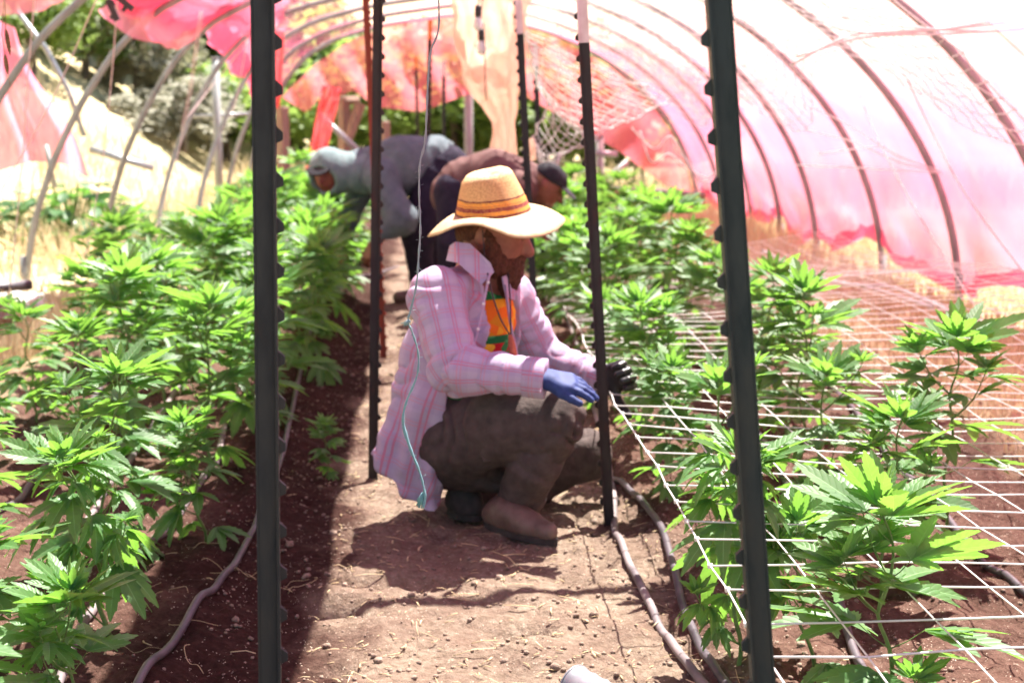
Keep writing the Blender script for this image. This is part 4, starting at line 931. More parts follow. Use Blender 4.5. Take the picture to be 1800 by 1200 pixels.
def wrinkle(amp, bones, freq=26, seed=0, along=.35):
    """folds that wrap round the nearest bone, strongest near its ends"""
    def f(P, N):
        B = [(np.array(a, float), np.array(b, float)) for a, b in bones]; D = []; T = []
        for a, b in B:
            ba = b - a; t = np.clip(((P - a) @ ba) / (ba @ ba), 0, 1); T.append(t); D.append(np.linalg.norm(P - a - t[:, None] * ba, axis=1))
        D = np.array(D); k = D.argmin(0); out = np.zeros(len(P))
        for i, p in enumerate(P):
            a, b = B[k[i]]; ax_ = (b - a) / np.linalg.norm(b - a); c = (p - a) @ ax_; per = (p - a) - c * ax_; t = T[k[i]][i]
            q_ = V(ax_ * c * freq + per * freq * along + seed * 3.7); n1 = 1 - abs(mnoise.noise(q_)) * 2.2; n2 = mnoise.noise(V(p * freq * .5) + V((seed, 0, 0))); e = .35 + .65 * abs(2 * t - 1)
            out[i] = amp * (n1 * e * .7 + n2 * .5)
        return out
    return f
def folds(amp, bones, n_=9, seed=0, warp=2.2):
    """sharp cloth folds: creased valleys crossing each limb, bunched towards its ends"""
    def f(P, N):
        B = [(np.array(a, float), np.array(b, float)) for a, b in bones]; D = []; T = []
        for a, b in B:
            ba = b - a; t = np.clip(((P - a) @ ba) / (ba @ ba), 0, 1); T.append(t); D.append(np.linalg.norm(P - a - t[:, None] * ba, axis=1))
        D = np.array(D); k = D.argmin(0); T = np.array(T)[k, np.arange(len(P))]; out = np.zeros(len(P))
        for i, p in enumerate(P):
            a, b = B[k[i]]; L = np.linalg.norm(b - a); q_ = V(p); w1 = mnoise.noise(q_ * 9 + V((seed, 0, 0))); w2 = mnoise.noise(q_ * 22 + V((0, seed, 0))); t = T[i]
            s_ = t * L * n_ * 6 + warp * 2.2 * w1 + .8 * w2 + (p[0] - p[2]) * 9
            v = 1 - abs(math.sin(s_)) ** .55; g_ = max(0, min(1, .55 + 1.6 * mnoise.noise(q_ * 5 + V((3, seed, 1))))); e = .45 + .55 * abs(2 * t - 1) ** 1.5
            out[i] = amp * (e * g_ * (.9 - 1.9 * v) + .5 * w2 + .5 * w1)
        return out
    return f
def bone_uv(bones):
    def f(P):
        D = []; UV = []
        for a, b in bones:
            a = np.array(a, float); b = np.array(b, float); ba = b - a; L = np.linalg.norm(ba); ax_ = ba / L; t = (P - a) @ ax_; d = P - a - t[:, None] * ax_
            ref = np.array([0, -1., 0]); e1 = ref - ax_ * (ref @ ax_); e1 /= np.linalg.norm(e1); e2 = np.cross(ax_, e1); u = np.arctan2(d @ e2, d @ e1) * .075
            tc = np.clip(t, 0, L); D.append(np.linalg.norm(P - a - tc[:, None] * ax_, axis=1)); UV.append(np.stack([u, t], -1))
        D = np.array(D); k = D.argmin(0); UV = np.array(UV); return UV[k, np.arange(len(P))]
    return f
def hand(name, wrist, D, N, side, sc, curl, thumb, mat, root, voxel=.0032, lab=None, fat=1.0, spread=.1):
    """D fingers, N back of the hand, side +1: thumb on D x N side"""
    D = V(D).normalized(); N = V(N); N = (N - D * N.dot(D)).normalized(); S = D.cross(N) * side; w_ = V(wrist); P = []
    pal = .088 * sc; K = []
    for i, (o, l) in enumerate(((.030, .070), (.010, .078), (-.010, .072), (-.029, .056))):
        k = w_ + D * (pal - .006 * abs(i - 1.2)) * 1.0 + S * o * sc; K.append(k); d = (D + S * o / .03 * spread).normalized(); p = k; r = .0098 * sc * fat; nn = N.copy(); seg = []
        for j, fr in enumerate((.45, .32, .23)):
            a = curl[i] * (.9, 1.1, .8)[j]; d2 = (d * math.cos(a) - nn * math.sin(a)).normalized(); nn = (nn * math.cos(a) + d * math.sin(a)).normalized(); d = d2; q_ = p + d * l * fr * sc; seg.append((p, r, q_, r * .92)); p = q_; r *= .92
        P.append(seg)
    t0 = w_ + D * .025 * sc + S * .024 * sc; td = (D * thumb[0] + S * thumb[1] - N * thumb[2]).normalized(); t1 = t0 + td * .042 * sc; td2 = (td + D * thumb[3]).normalized(); t2 = t1 + td2 * .032 * sc; t3 = t2 + td2 * .026 * sc
    allp = [w_ - D * .03] + K + [s_[2] for sg in P for s_ in sg] + [t3]; lo = np.min([tuple(p) for p in allp], 0) - .03; hi = np.max([tuple(p) for p in allp], 0) + .03
    F_ = Field(lo, hi, voxel)
    F_.cap(w_ - D * .02 * sc, .024 * sc * fat, w_ + D * .012 * sc, .026 * sc * fat, .01, 'u', (N, .75))
    for i, k in enumerate(K): F_.cap(w_ + S * (.018 - .012 * i) * sc, .0165 * sc * fat, k, .0125 * sc * fat, .010)
    F_.cap(t0 - S * .008, .017 * sc * fat, t1, .0125 * sc * fat, .012); F_.cap(t1, .0118 * sc * fat, t2, .0105 * sc * fat, .004); F_.cap(t2, .0105 * sc * fat, t3, .0088 * sc * fat, .003)
    for sg in P:
        for s_ in sg: F_.cap(s_[0], s_[1], s_[2], s_[3], .0022)
    Pm, Fm = F_.mesh(1); ob = fmesh(name, Pm, Fm, mat, root)
    if lab: ob['label'] = lab
    return ob
# materials for people
M_SKIN = mat_noise("skin", (.20, .065, .042), (.29, .105, .07), 30, .5, .25, .001)
n = NM("plaid_cotton"); uvn = n.new("ShaderNodeUVMap"); sp = n.new("ShaderNodeSeparateXYZ"); n.l.new(uvn.outputs[0], sp.inputs[0])
def stripes(sock, period, wdt, off_):
    q_ = n.math('FRACT', n.math('ADD', n.math('DIVIDE', sock, period), off_)); return n.math('LESS_THAN', n.math('ABSOLUTE', n.math('SUBTRACT', q_, .5)), wdt / period / 2)
su = n.math('MAXIMUM', stripes(sp.outputs[0], .052, .0032, 0), stripes(sp.outputs[0], .052, .0032, .17)); sv = n.math('MAXIMUM', stripes(sp.outputs[1], .060, .0030, 0), stripes(sp.outputs[1], .060, .0030, .15))
su2 = stripes(sp.outputs[0], .052, .02, .5); sv2 = stripes(sp.outputs[1], .06, .024, .5)
base = n.mix(n.math('MULTIPLY', n.math('ADD', su2, sv2), .22), (.50, .42, .60), (.66, .60, .74))
c = n.mix(n.math('MULTIPLY', su, .72), base, (.66, .16, .27)); c = n.mix(n.math('MULTIPLY', sv, .5), c, (.70, .27, .34))
wv = n.noise(n.co('UV', (1, 1, 1)), 900, 2); c = n.mix(n.math('MULTIPLY', wv, .12), c, (.5, .42, .5)); n.set(c, .85, 0, .2); n.bump(n.noise(n.co(), 38, 5), .35, .006)
t = n.new("ShaderNodeBsdfTranslucent"); n.l.new(c, t.inputs[0]); mx = n.new("ShaderNodeMixShader"); mx.inputs[0].default_value = .22
n.l.new(n.b.outputs[0], mx.inputs[1]); n.l.new(t.outputs[0], mx.inputs[2]); n.l.new(mx.outputs[0], n.out.inputs[0]); M_PLAID = n.m
def fabric(name, c1, c2, bs=.35, sc=30): return mat_noise(name, c1, c2, sc, .88, bs, .005, 0, .15)
M_PANTS = fabric("grey_brown_trousers", (.058, .045, .043), (.098, .076, .070), .6, 34)
M_BOOT = mat_noise("brown_leather", (.085, .05, .038), (.19, .13, .105), 22, .55, .4, .002)
M_SOLE_SHADE = mat_noise("sole_and_boot_shade", (.03, .025, .022), (.06, .05, .045), 40, .9, .3)
M_GLOVE_B = mat_noise("blue_knit_glove", (.01, .028, .12), (.02, .05, .20), 60, .7, .4, .001)
M_GLOVE_K = mat_noise("black_coated_glove", (.008, .008, .010), (.025, .025, .028), 60, .35, .4, .001)
M_HAIR = mat_noise("red_brown_hair", (.05, .018, .01), (.15, .055, .03), 90, .7, 1, .004, 0, .3, 'Object', (3, 3, 1))
M_TEAL = fabric("grey_teal_fleece", (.10, .135, .15), (.16, .205, .225), .5, 16); M_HOOD = fabric("pale_teal_fleece", (.14, .21, .215), (.22, .30, .30), .5, 16)
M_NAVY = fabric("navy_trousers", (.018, .016, .030), (.035, .03, .05), .5, 20); M_BROWN = fabric("brown_cotton", (.12, .065, .06), (.17, .10, .092), .5, 14)
M_TEALB = fabric("teal_cloth", (.02, .12, .15), (.04, .18, .22)); M_CAP = fabric("black_cap_cloth", (.02, .02, .024), (.04, .04, .046))
n = NM("printed_tee"); sp = n.new("ShaderNodeSeparateXYZ"); n.l.new(n.co(), sp.inputs[0]); vo = n.new("ShaderNodeTexVoronoi"); vo.inputs['Scale'].default_value = 34; n.l.new(n.co(), vo.inputs['Vector'])
vs_ = n.new("ShaderNodeSeparateColor"); n.l.new(vo.outputs['Color'], vs_.inputs[0])
gcol = n.ramp(vs_.outputs[0], [(0, (.02, .16, .05)), (.5, (.03, .22, .08)), (.75, (.08, .34, .12))], 'CONSTANT')
ocol = n.ramp(vs_.outputs[1], [(0, (.80, .18, .02)), (.4, (.85, .42, .03)), (.75, (.70, .26, .02))], 'CONSTANT')
rcol = n.ramp(vs_.outputs[2], [(0, (.50, .02, .03)), (.35, (.04, .22, .07)), (.6, (.75, .45, .04)), (.8, (.20, .03, .08))], 'CONSTANT')
TEE = (n, sp, gcol, ocol, rcol)

def P3(*a): return at(*a)
# ================================================================== crouching man
mo = gr(860, 930, 0); man = empty("person", (mo.x, mo.y + .1, 0), "crouching bearded person in straw hat and pink plaid shirt handling the net", "person")
pel = P3(795, 775, 3.84); chest = P3(828, 565, 3.84); neck = P3(850, 470, 3.84); rsh = P3(770, 515, 3.70); lsh = P3(893, 515, 3.98)
rel = P3(800, 648, 3.58); rwr = P3(945, 664, 3.52); lel = P3(948, 622, 4.02); lwr = P3(1046, 664, 3.90)
rhip = P3(800, 775, 3.76); rkn = P3(978, 738, 3.60); rank = P3(905, 895, 3.70); lhip = P3(840, 780, 3.96); lkn = P3(1030, 800, 3.98); lank = P3(842, 868, 3.98)
rtoe = P3(965, 948, 3.61); ltoe = P3(815, 905, 3.93); head = P3(868, 405, 3.82); chin = P3(900, 470, 3.80)
fdir = V((.90, -.40, 0)).normalized(); fside = V((-.40, -.90, 0)).normalized()    # fside = his right
def arr(*v): return [tuple(x) for x in v]
hd = V((.93, -.26, -.24)).normalized(); hs = fside - hd * fside.dot(hd); hs.normalize(); hu = hs.cross(hd) * -1
if hu.z < 0: hu = -hu
B = Field((-.22, 3.42, -.02), (.62, 4.15, 1.0), .0058)
B.ell(head + hu * .012, (.094, .072, .105), .02, arr(hd, hs, hu)); B.cap(head - hd * .02, .06, neck, .058, .03)
B.ell(head + hd * .035 - hu * .055, (.052, .052, .055), .03, arr(hd, hs, hu))
B.cap(head + hd * .088 + hu * .005, .009, head + hd * .108 - hu * .03, .014, .012); B.cap(head + hd * .085 - hu * .035, .012, head + hd * .108 - hu * .034, .011, .01)
B.cap(head + hd * .08 + hs * .035 + hu * .022, .010, head + hd * .08 - hs * .035 + hu * .022, .010, .015)
for sg in (1, -1):
    B.ell(head + hd * .079 + hs * .031 * sg + hu * .002, (.012, .014, .010), .006, arr(hd, hs, hu), 's'); B.ell(head + hd * .074 + hs * .03 * sg + hu * .002, (.011, .012, .010), .003, arr(hd, hs, hu))
    B.ell(head - hd * .012 + hs * .075 * sg - hu * .008, (.018, .009, .030), .008, arr(hd, hs, hu))
B.cap(head + hd * .088 - hu * .06 + hs * .018, .007, head + hd * .088 - hu * .06 - hs * .018, .007, .006); B.cap(head + hd * .085 - hu * .074 + hs * .014, .007, head + hd * .085 - hu * .074 - hs * .014, .007, .005)
B.cap(neck, .06, chest, .10, .05); B.cap(chest, .105, pel, .11, .05); B.cap(rsh, .05, lsh, .05, .05)
for a, b, c_, rr_ in ((rsh, rel, rwr, (.048, .038, .026)), (lsh, lel, lwr, (.048, .038, .026))): B.cap(a, rr_[0], b, rr_[1], .02); B.cap(b, rr_[1], c_, rr_[2], .01)
for a, b, c_, d_ in ((rhip, rkn, rank, rtoe), (lhip, lkn, lank, ltoe)): B.cap(a, .075, b, .052, .03); B.cap(b, .05, c_, .035, .01); B.cap(c_, .032, d_, .025, .01)
Pm, Fm = B.mesh(1); fmesh("body", Pm, Fm, M_SKIN, man)
# beard, hair
Bd = Field((.02, 3.6, .6), (.42, 4.0, 1.0), .0045)
Bd.ell(head + hd * .056 - hu * .096, (.048, .050, .062), .02, arr(hd, hs, hu)); Bd.ell(head + hd * .056 - hu * .140, (.036, .040, .046), .02, arr(hd, hs, hu))
for sg in (1, -1): Bd.cap(head + hs * .066 * sg + hd * .0 - hu * .0, .016, head + hs * .054 * sg + hd * .034 - hu * .078, .036, .02); Bd.cap(head + hd * .092 + hs * .004 * sg - hu * .048, .008, head + hd * .078 + hs * .032 * sg - hu * .072, .010, .006)
Pm, Fm = Bd.mesh(0)
fmesh("beard", Pm, Fm, M_HAIR, man, lambda P, N: np.array([.006 * mnoise.noise(V(p * 90)) + .005 * mnoise.noise(V(p * 40)) + .004 * abs(mnoise.noise(V((p[0] * 260, p[1] * 260, p[2] * 60)))) for p in P]))
Hh = Field((.02, 3.6, .6), (.42, 4.05, 1.0), .005); Hh.ell(head - hd * .03 + hu * .02, (.082, .079, .092), .02, arr(hd, hs, hu)); Hh.cap(head - hd * .062 - hu * .04, .030, head - hd * .055 - hu * .07, .022, .02)
Pm, Fm = Hh.mesh(0); fmesh("hair", Pm, Fm, M_HAIR, man, lambda P, N: np.array([.004 * mnoise.noise(V(p * 80)) for p in P]))
# tee
T = Field((-.12, 3.5, .15), (.5, 4.2, .95), .0075); T.cap(neck - V((0, 0, .06)), .058, chest, .118, .05, 'u', (fdir, .85)); T.cap(chest, .12, pel + V((.02, 0, .04)), .125, .05); T.cap(rsh, .045, lsh, .045, .05)
T.cap(pel + V((.0, 0, .08)), .115, pel + V((.06, -.04, .10)), .09, .04)
Pm, Fm = T.mesh(2); tee = fmesh("tee_shirt", Pm, Fm, None, man, wrinkle(.006, [(chest, pel)], 22, 3, .8))
n, sp, gcol, ocol, rcol = TEE; zc = P3(880, 570, 3.75).z; zr = P3(880, 625, 3.75).z
zo = n.math('MULTIPLY', n.math('LESS_THAN', sp.outputs[2], P3(880, 527, 3.75).z), n.math('GREATER_THAN', sp.outputs[2], P3(880, 588, 3.75).z))
zq = n.math('MULTIPLY', n.math('LESS_THAN', sp.outputs[2], P3(880, 602, 3.75).z), n.math('GREATER_THAN', sp.outputs[2], P3(880, 634, 3.75).z))
frm = n.math('GREATER_THAN', sp.outputs[0], P3(850, 560, 3.75).x - man.location.x)
n.set(n.mix(n.math('MULTIPLY', zq, frm), n.mix(n.math('MULTIPLY', zo, frm), gcol, ocol), rcol), .9, 0, .15); tee.data.materials.append(n.m)
# plaid shirt with open front, hanging tail
S_ = Field((-.24, 3.40, .05), (.52, 4.22, .95), .0054)
S_.cap(neck - V((0, 0, .045)), .082, chest, .136, .05, 'u', (fdir, .88)); S_.cap(chest, .138, P3(795, 700, 3.82), .135, .05, 'u', (fside, .95)); S_.cap(rsh + V((0, 0, -.012)), .074, lsh + V((0, 0, -.012)), .07, .04)
S_.cap(P3(775, 640, 3.82), .115, P3(728, 800, 3.80), .088, .05, 'u', ((0, 1, 0), .9)); S_.cap(P3(735, 760, 3.78), .07, P3(700, 860, 3.78), .078, .05, 'u', ((0, 1, 0), .75)); S_.cap(P3(755, 720, 3.72), .06, P3(752, 885, 3.74), .035, .04, 'u', ((0, 1, 0), .7))
S_.cap(P3(690, 780, 3.8), .045, P3(668, 815, 3.8), .028, .04)
S_.cap(rsh, .070, rel, .064, .02); S_.cap(rel, .062, rwr, .047, .012); S_.cap(lsh, .068, lel, .060, .02); S_.cap(lel, .058, lwr, .045, .012)
hA, hB = P3(650, 797, 3.8), P3(752, 893, 3.8); hn = V((-(hB - hA).z, 0, (hB - hA).x)).normalized(); hn = hn if hn.z < 0 else -hn
rx_ = (rwr - rel).normalized(); lx_ = (lwr - lel).normalized(); ca, cb = rwr + rx_ * .018, lwr + lx_ * .022
cfr = chest + fdir * .02; rc = np.array(rel); lc = np.array(lel)
def shirt_cut(G):
    h_ = (G - np.array(hA)) @ np.array(hn); G2 = G - np.array(cfr); fr = G2 @ np.array(fdir); la = G2 @ np.array(fside); zz = G[..., 2]
    wr = np.interp(zz, [.30, .42, .62, .78], [.13, .118, .095, .045]); op = np.minimum(np.minimum(fr - .015, wr - la), la + .055)
    d1 = np.linalg.norm(G - rc - np.clip((G - rc) @ np.array(rx_), 0, 1)[..., None] * np.array(rx_), axis=-1) - .075; d2 = np.linalg.norm(G - lc - np.clip((G - lc) @ np.array(lx_), 0, 1)[..., None] * np.array(lx_), axis=-1) - .07
    op = np.minimum(op, np.minimum(d1, d2))                     # leave the sleeves whole
    low = np.minimum(P3(800, 690, 3.6).z - zz, G[..., 0] - P3(786, 700, 3.7).x); low = np.minimum(low, np.minimum(d1, d2))      # trouser side
    c1 = np.minimum((G - np.array(ca)) @ np.array(rx_), .09 - np.linalg.norm(G - np.array(ca), axis=-1)); c2 = np.minimum((G - np.array(cb)) @ np.array(lx_), .09 - np.linalg.norm(G - np.array(cb), axis=-1))
    return np.maximum.reduce([h_, op, low, c1, c2])
S_.cut(shirt_cut); Pm, Fm = S_.mesh(1); SB = [(rsh, rel), (rel, rwr), (lsh, lel), (lel, lwr), (neck, P3(745, 800, 3.8))]
wr1 = folds(.0105, SB, 7, 1)
tl0 = P3(800, 690, 3.8).z
def shirt_disp(P, N):
    d = wr1(P, N); tail = np.clip((tl0 - P[:, 2]) / .15, 0, 1) * (P[:, 0] < P3(790, 700, 3.8).x)
    fo = np.sin(P[:, 0] * 95 + np.sin(P[:, 2] * 14) * 1.3) * .010 * tail; return d + fo * (N[:, 1] < .3)
fmesh("plaid_shirt", Pm, Fm, M_PLAID, man, shirt_disp, bone_uv(SB))
def flaps(name, polys, mat, root, th=.004):
    mb = MB(); o = root.location
    for pl in polys:
        P = [at(*p) - o for p in pl]; nrm = (P[1] - P[0]).cross(P[2] - P[0]).normalized() * th; k = len(P); c1 = sum(P, V()) / k - nrm * 0
        mb.add(P + [p + nrm for p in P], [tuple(range(k)), tuple(range(2 * k - 1, k - 1, -1))] + [(i, i + k, (i + 1) % k + k, (i + 1) % k) for i in range(k)], [(p.x * 1.0, p.z) for p in P] * 2)
    return mb.build(name, mat, root, False)
flaps("collar", [[(800, 425, 3.735), (826, 428, 3.72), (862, 462, 3.685), (868, 478, 3.68), (846, 500, 3.672), (805, 462, 3.69)], [(800, 425, 3.735), (805, 462, 3.69), (784, 458, 3.76), (790, 432, 3.79)], [(884, 486, 3.735), (898, 480, 3.80), (910, 495, 3.82), (905, 528, 3.78), (890, 520, 3.735)]], M_PLAID, man)
fb = MB(); o = man.location
for pl in ([(860, 484, 3.672), (850, 532, 3.648), (838, 585, 3.628), (824, 632, 3.612)], [(888, 500, 3.73), (896, 560, 3.722), (906, 610, 3.72), (912, 640, 3.70)]): fb.tube([at(*p) - o for p in crs(pl, 3)] if False else [p - o for p in crs([at(*q_) for q_ in pl], 4)], .011, 6, True, .35)
fb.build("front_band", M_PLAID, man)
# trousers
T = Field((-.18, 3.38, .0), (.66, 4.25, .62), .0054); T.cap(pel, .128, P3(800, 720, 3.84), .118, .04); T.cap(rhip, .112, P3(900, 740, 3.66), .104, .04); T.cap(P3(900, 745, 3.66), .103, rkn, .073, .03); T.cap(lhip, .105, lkn, .070, .03)
T.cap(rkn + V((0, 0, -.008)), .068, P3(937, 820, 3.63), .068, .007); T.cap(P3(937, 820, 3.63), .068, P3(908, 890, 3.68), .056, .01); T.cap(P3(908, 890, 3.68), .056, P3(905, 940, 3.68), .057, .01); T.cap(lank, .055, P3(812, 925, 3.95), .048, .02); T.cap(lkn, .064, P3(930, 850, 3.98), .066, .03); T.cap(P3(930, 850, 3.98), .066, lank, .055, .03); T.cap(lank, .05, P3(815, 890, 3.96), .045, .02); T.cap(P3(800, 800, 3.80), .085, P3(860, 815, 3.78), .075, .04)
an = np.array(rank - V((0, 0, .012)))
T.cut(lambda G: np.minimum(.058 - G[..., 2] , .14 - np.linalg.norm(G - an, axis=-1)))
TB = [(rhip, rkn), (rkn, rank), (lhip, lkn), (lkn, lank), (rhip, lhip)]
Pm, Fm = T.mesh(1); fmesh("trousers", Pm, Fm, M_PANTS, man, folds(.0085, TB, 6, 7), bone_uv(TB))
# pocket flap with seam
flaps("pocket", [[(835, 770, 3.600), (925, 742, 3.572), (935, 762, 3.570), (905, 800, 3.585), (850, 812, 3.60)]], M_PANTS, man, .003)
# boots
def boot(an_, heel, toe, name, mt_=M_BOOT):
    d = (toe - heel); d.z = 0; d.normalize(); sd_ = V((-d.y, d.x, 0)); Fd = Field(np.minimum(np.array(heel), np.array(toe)) - .10 - np.array((0, 0, .0)), np.maximum(np.array(heel), np.array(toe)) + np.array((.10, .10, .2)), .005)
    z0 = gh(heel.x, heel.y) * 0 + min(heel.z, toe.z); hz = V((heel.x, heel.y, z0 + .036)); tz = V((toe.x, toe.y, z0 + .029))
    Fd.cap(hz, .032, hz.lerp(tz, .55), .034, .02); Fd.cap(hz.lerp(tz, .5), .034, tz, .026, .02); Fd.cap(hz.lerp(tz, .2) + V((0, 0, .02)), .034, an_ + V((0, 0, .01)), .040, .03); Fd.cap(hz.lerp(tz, .3) + V((0, 0, .02)), .032, hz.lerp(tz, .7) + V((0, 0, .003)), .029, .03)
    Fd.cut(lambda G: z0 + .012 - G[..., 2]); Pm, Fm = Fd.mesh(1); b_ = fmesh(name, Pm, Fm, mt_, man, wrinkle(.0025, [(hz, tz)], 40, 2, .3))
    mb = MB(); o = man.location; ring = []
    for k in range(28):
        a = k / 28 * 2 * math.pi; L = (tz - hz).length; cx = math.cos(a); w_ = .037 if cx > -.2 else .033; p = hz.lerp(tz, .5) + d * (cx * (L / 2 + .034)) + sd_ * (math.sin(a) * w_ * (1 - .12 * cx)); ring.append(V((p.x, p.y, z0 - .002)) - o)
    mb.add(ring + [p + V((0, 0, .016)) for p in ring], [tuple(range(28))[::-1], tuple(range(28, 56))] + [(k, (k + 1) % 28, (k + 1) % 28 + 28, k + 28) for k in range(28)]); so_ = mb.build("sole", M_SOLE_SHADE, man, False); so_.parent = b_; so_.location = (0, 0, 0)
    return b_
boot(P3(893, 893, 3.70), gr(868, 926, .01), gr(962, 953, .01), "boot"); boot(P3(832, 880, 3.98), gr(806, 903, .012), gr(832, 910, .010), "boot", M_SOLE_SHADE)  # left boot upper in the dark sole material, its shade put into the colour
# gloves
hand("glove", rwr + rx_ * .015, P3(1036, 674, 3.50) - P3(955, 660, 3.52), V((.25, -.42, .87)), 1, .88, (.18, .22, .26, .3), (.9, .45, .3, .5), M_GLOVE_B, man, .003, "blue knitted glove", 1.22)
hand("glove", lwr + lx_ * .02, P3(1118, 645, 3.84) - P3(1056, 660, 3.90), V((.1, .95, -.1)), -1, 1.0, (.75, .85, .95, 1.0), (.35, 1.0, .3, .25), M_GLOVE_K, man, .003, "black rubber-coated glove", 1.2)
# cord necklace with a pendant
mb = MB(); o = man.location
mb.tube([p - o for p in crs([P3(857, 480, 3.68), P3(866, 520, 3.655), P3(880, 560, 3.64), P3(897, 590, 3.625)], 5)], .0022, 5); mb.tube([p - o for p in crs([P3(893, 480, 3.74), P3(897, 530, 3.68), P3(898, 590, 3.625)], 5)], .0022, 5); mb.build("neck_cord", M_BLACKP, man)
mb = MB(); mb.tube([p - o for p in crs([P3(897, 588, 3.62), P3(901, 615, 3.60), P3(906, 655, 3.585)], 4)], [.005, .007, .009, .010, .011, .011, .010, .008, .004], 8, True, .5); mb.build("pendant", mat_noise("rust_pendant", (.2, .04, .02), (.5, .14, .05), 70, .6, .5, .002), man)
# straw hat
hat = bpy.data.objects.new("straw_hat", None); COL.objects.link(hat); hat.parent = man; hat['label'] = "wide-brimmed straw hat with maroon and orange bands"
crc = P3(868, 376, 3.82); hup = V((.06, -.02, 1)).normalized() ; e1 = V((1, 0, .09)).normalized(); e2 = V((0, 1, .12)).normalized(); o = man.location; hup = e1.cross(e2)
hup = (hup + V((-.06, 0, 0))).normalized()
NS = 64; prf = [(0, .101, .106), (.012, .0985, .104), (.03, .0935, .099), (.05, .087, .093), (.07, .080, .086), (.088, .073, .080), (.103, .066, .073), (.112, .059, .066), (.116, .048, .055), (.113, .030, .035), (.108, .012, .014)]
mb = MB(); rings = []
for k, (z, a_, b_) in enumerate(prf):
    for j in range(NS):
        th = j / NS * 2 * math.pi; c = math.cos(th); s_ = math.sin(th); dent = -.012 * max(0, 1 - abs(c) * 1.6) * (k > 7) + .002 * mnoise.noise(V((c * 3, s_ * 3, z * 30)))
        p = crc + e1 * (a_ * c + dent * .2) + e2 * (b_ * s_) + hup * (z * .96 + .006 + dent + .006 * c * (k > 5)) - o; mb.v.append(tuple(p)); mb.uv.append((j / NS, z / .113))
mb.f = [(k * NS + j, k * NS + (j + 1) % NS, (k + 1) * NS + (j + 1) % NS, (k + 1) * NS + j) for k in range(len(prf) - 1) for j in range(NS)] + [tuple((len(prf) - 1) * NS + j for j in range(NS))]
n = NM("banded_straw"); uvn = n.new("ShaderNodeUVMap"); sp = n.new("ShaderNodeSeparateXYZ"); n.l.new(uvn.outputs[0], sp.inputs[0])
n.bump(n.noise(n.co('UV', (120, 45, 1)), 3, 2), .6, .002)
vv_ = n.math('ADD', sp.outputs[1], n.math('MULTIPLY', n.math('SUBTRACT', n.noise(n.co('Object'), 90, 3), .5), .03))
st_ = (.68, .42, .19); st2 = (.74, .54, .30); mr = (.14, .03, .035); og = (.80, .36, .06)
col = n.ramp(vv_, [(0, mr), (.06, og), (.15, (.22, .03, .04)), (.25, og), (.275, (.5, .1, .04)), (.29, og), (.38, (.12, .03, .035)), (.42, st_), (.9, st2)], 'CONSTANT')
col = n.mix(n.math('MULTIPLY', n.ramp(n.noise(n.co('UV', (80, 26, 1)), 1, 1), [(.42, (0, 0, 0)), (.58, (1, 1, 1))]), .5), col, (.42, .22, .09))
n.set(col, .8, 0, .25); M_STRAWH = n.m; crown = mb.build("crown", M_STRAWH, hat)
n = NM("straw_brim"); n.set(n.ramp(n.noise(n.co('Object'), 60, 4), [(.3, (.66, .48, .27)), (.7, (.78, .62, .40))]), .8, 0, .25)
uvb = n.new("ShaderNodeTexWave"); uvb.inputs['Scale'].default_value = 14; uvb.bands_direction = 'Y'; n.l.new(n.co('UV', (1, 1, 1)), uvb.inputs['Vector']); n.bump(uvb.outputs['Fac'], .4, .002)
t = n.new("ShaderNodeBsdfTranslucent"); t.inputs[0].default_value = (.75, .5, .25, 1); mx = n.new("ShaderNodeMixShader"); mx.inputs[0].default_value = .15; n.l.new(n.b.outputs[0], mx.inputs[1]); n.l.new(t.outputs[0], mx.inputs[2]); n.l.new(mx.outputs[0], n.out.inputs[0]); M_BRIM = n.m
bo = [(752, 416, 3.86), (772, 411, 3.76), (803, 398, 3.69), (838, 395, 3.65), (872, 405, 3.63), (905, 417, 3.63), (945, 416, 3.66), (978, 404, 3.74), (993, 386, 3.84), (972, 374, 3.95), (930, 368, 4.02), (870, 370, 4.04), (810, 385, 4.0), (772, 402, 3.95)]
BP = crs([at(*p) for p in bo + [bo[0]]], 6)[:-1]; nb = len(BP); mb = MB(); RN = 9
for r_ in range(RN + 1):
    t = r_ / RN
    for j, p in enumerate(BP):
        d = p - crc; th = math.atan2(d.dot(e2) / .105, d.dot(e1) / .1); q0 = crc + e1 * (.1 * math.cos(th)) + e2 * (.105 * math.sin(th)) + hup * .004
        q_ = q0.lerp(p, t) + V((0, 0, 1)) * (.010 * math.sin(math.pi * t)); mb.v.append(tuple(q_ - o)); mb.uv.append((j / nb, t))
mb.f = [(k * nb + j, k * nb + (j + 1) % nb, (k + 1) * nb + (j + 1) % nb, (k + 1) * nb + j) for k in range(RN) for j in range(nb)]
br = mb.build("brim", M_BRIM, hat); so_ = br.modifiers.new("thick", 'SOLIDIFY'); so_.thickness = .004; so_.offset = 0
# chin cord of the hat
mb = MB(); mb.tube([p - o for p in crs([P3(848, 402, 3.73), P3(850, 430, 3.72), P3(852, 452, 3.71)], 4)], .0015, 5); mb.build("chin_cord", M_BLACKP, hat)
for w0_, ax_, r_ in ((ca, rx_, .0515), (cb, lx_, .0495)):
    mb = MB(); mb.tube([w0_ - ax_ * .052 - o, w0_ - ax_ * .05 - o, w0_ - ax_ * .02 - o, w0_ + ax_ * .002 - o, w0_ + ax_ * .003 - o], [r_ - .006, r_, r_ + .001, r_, r_ - .012], 24, False); mb.uv = [(u_ * .3, v_) for u_, v_ in mb.uv]; mb.build("cuff", M_PLAID, man)
for t_ in ((858, 496, 3.656), (850, 534, 3.636), (840, 578, 3.618), (828, 620, 3.604)):
    mb = MB(); p_ = at(*t_) - o; mb.tube([p_, p_ + V((.1, -1, .1)).normalized() * .004], .0042, 10); mb.build("button", M_WHITEP, man)

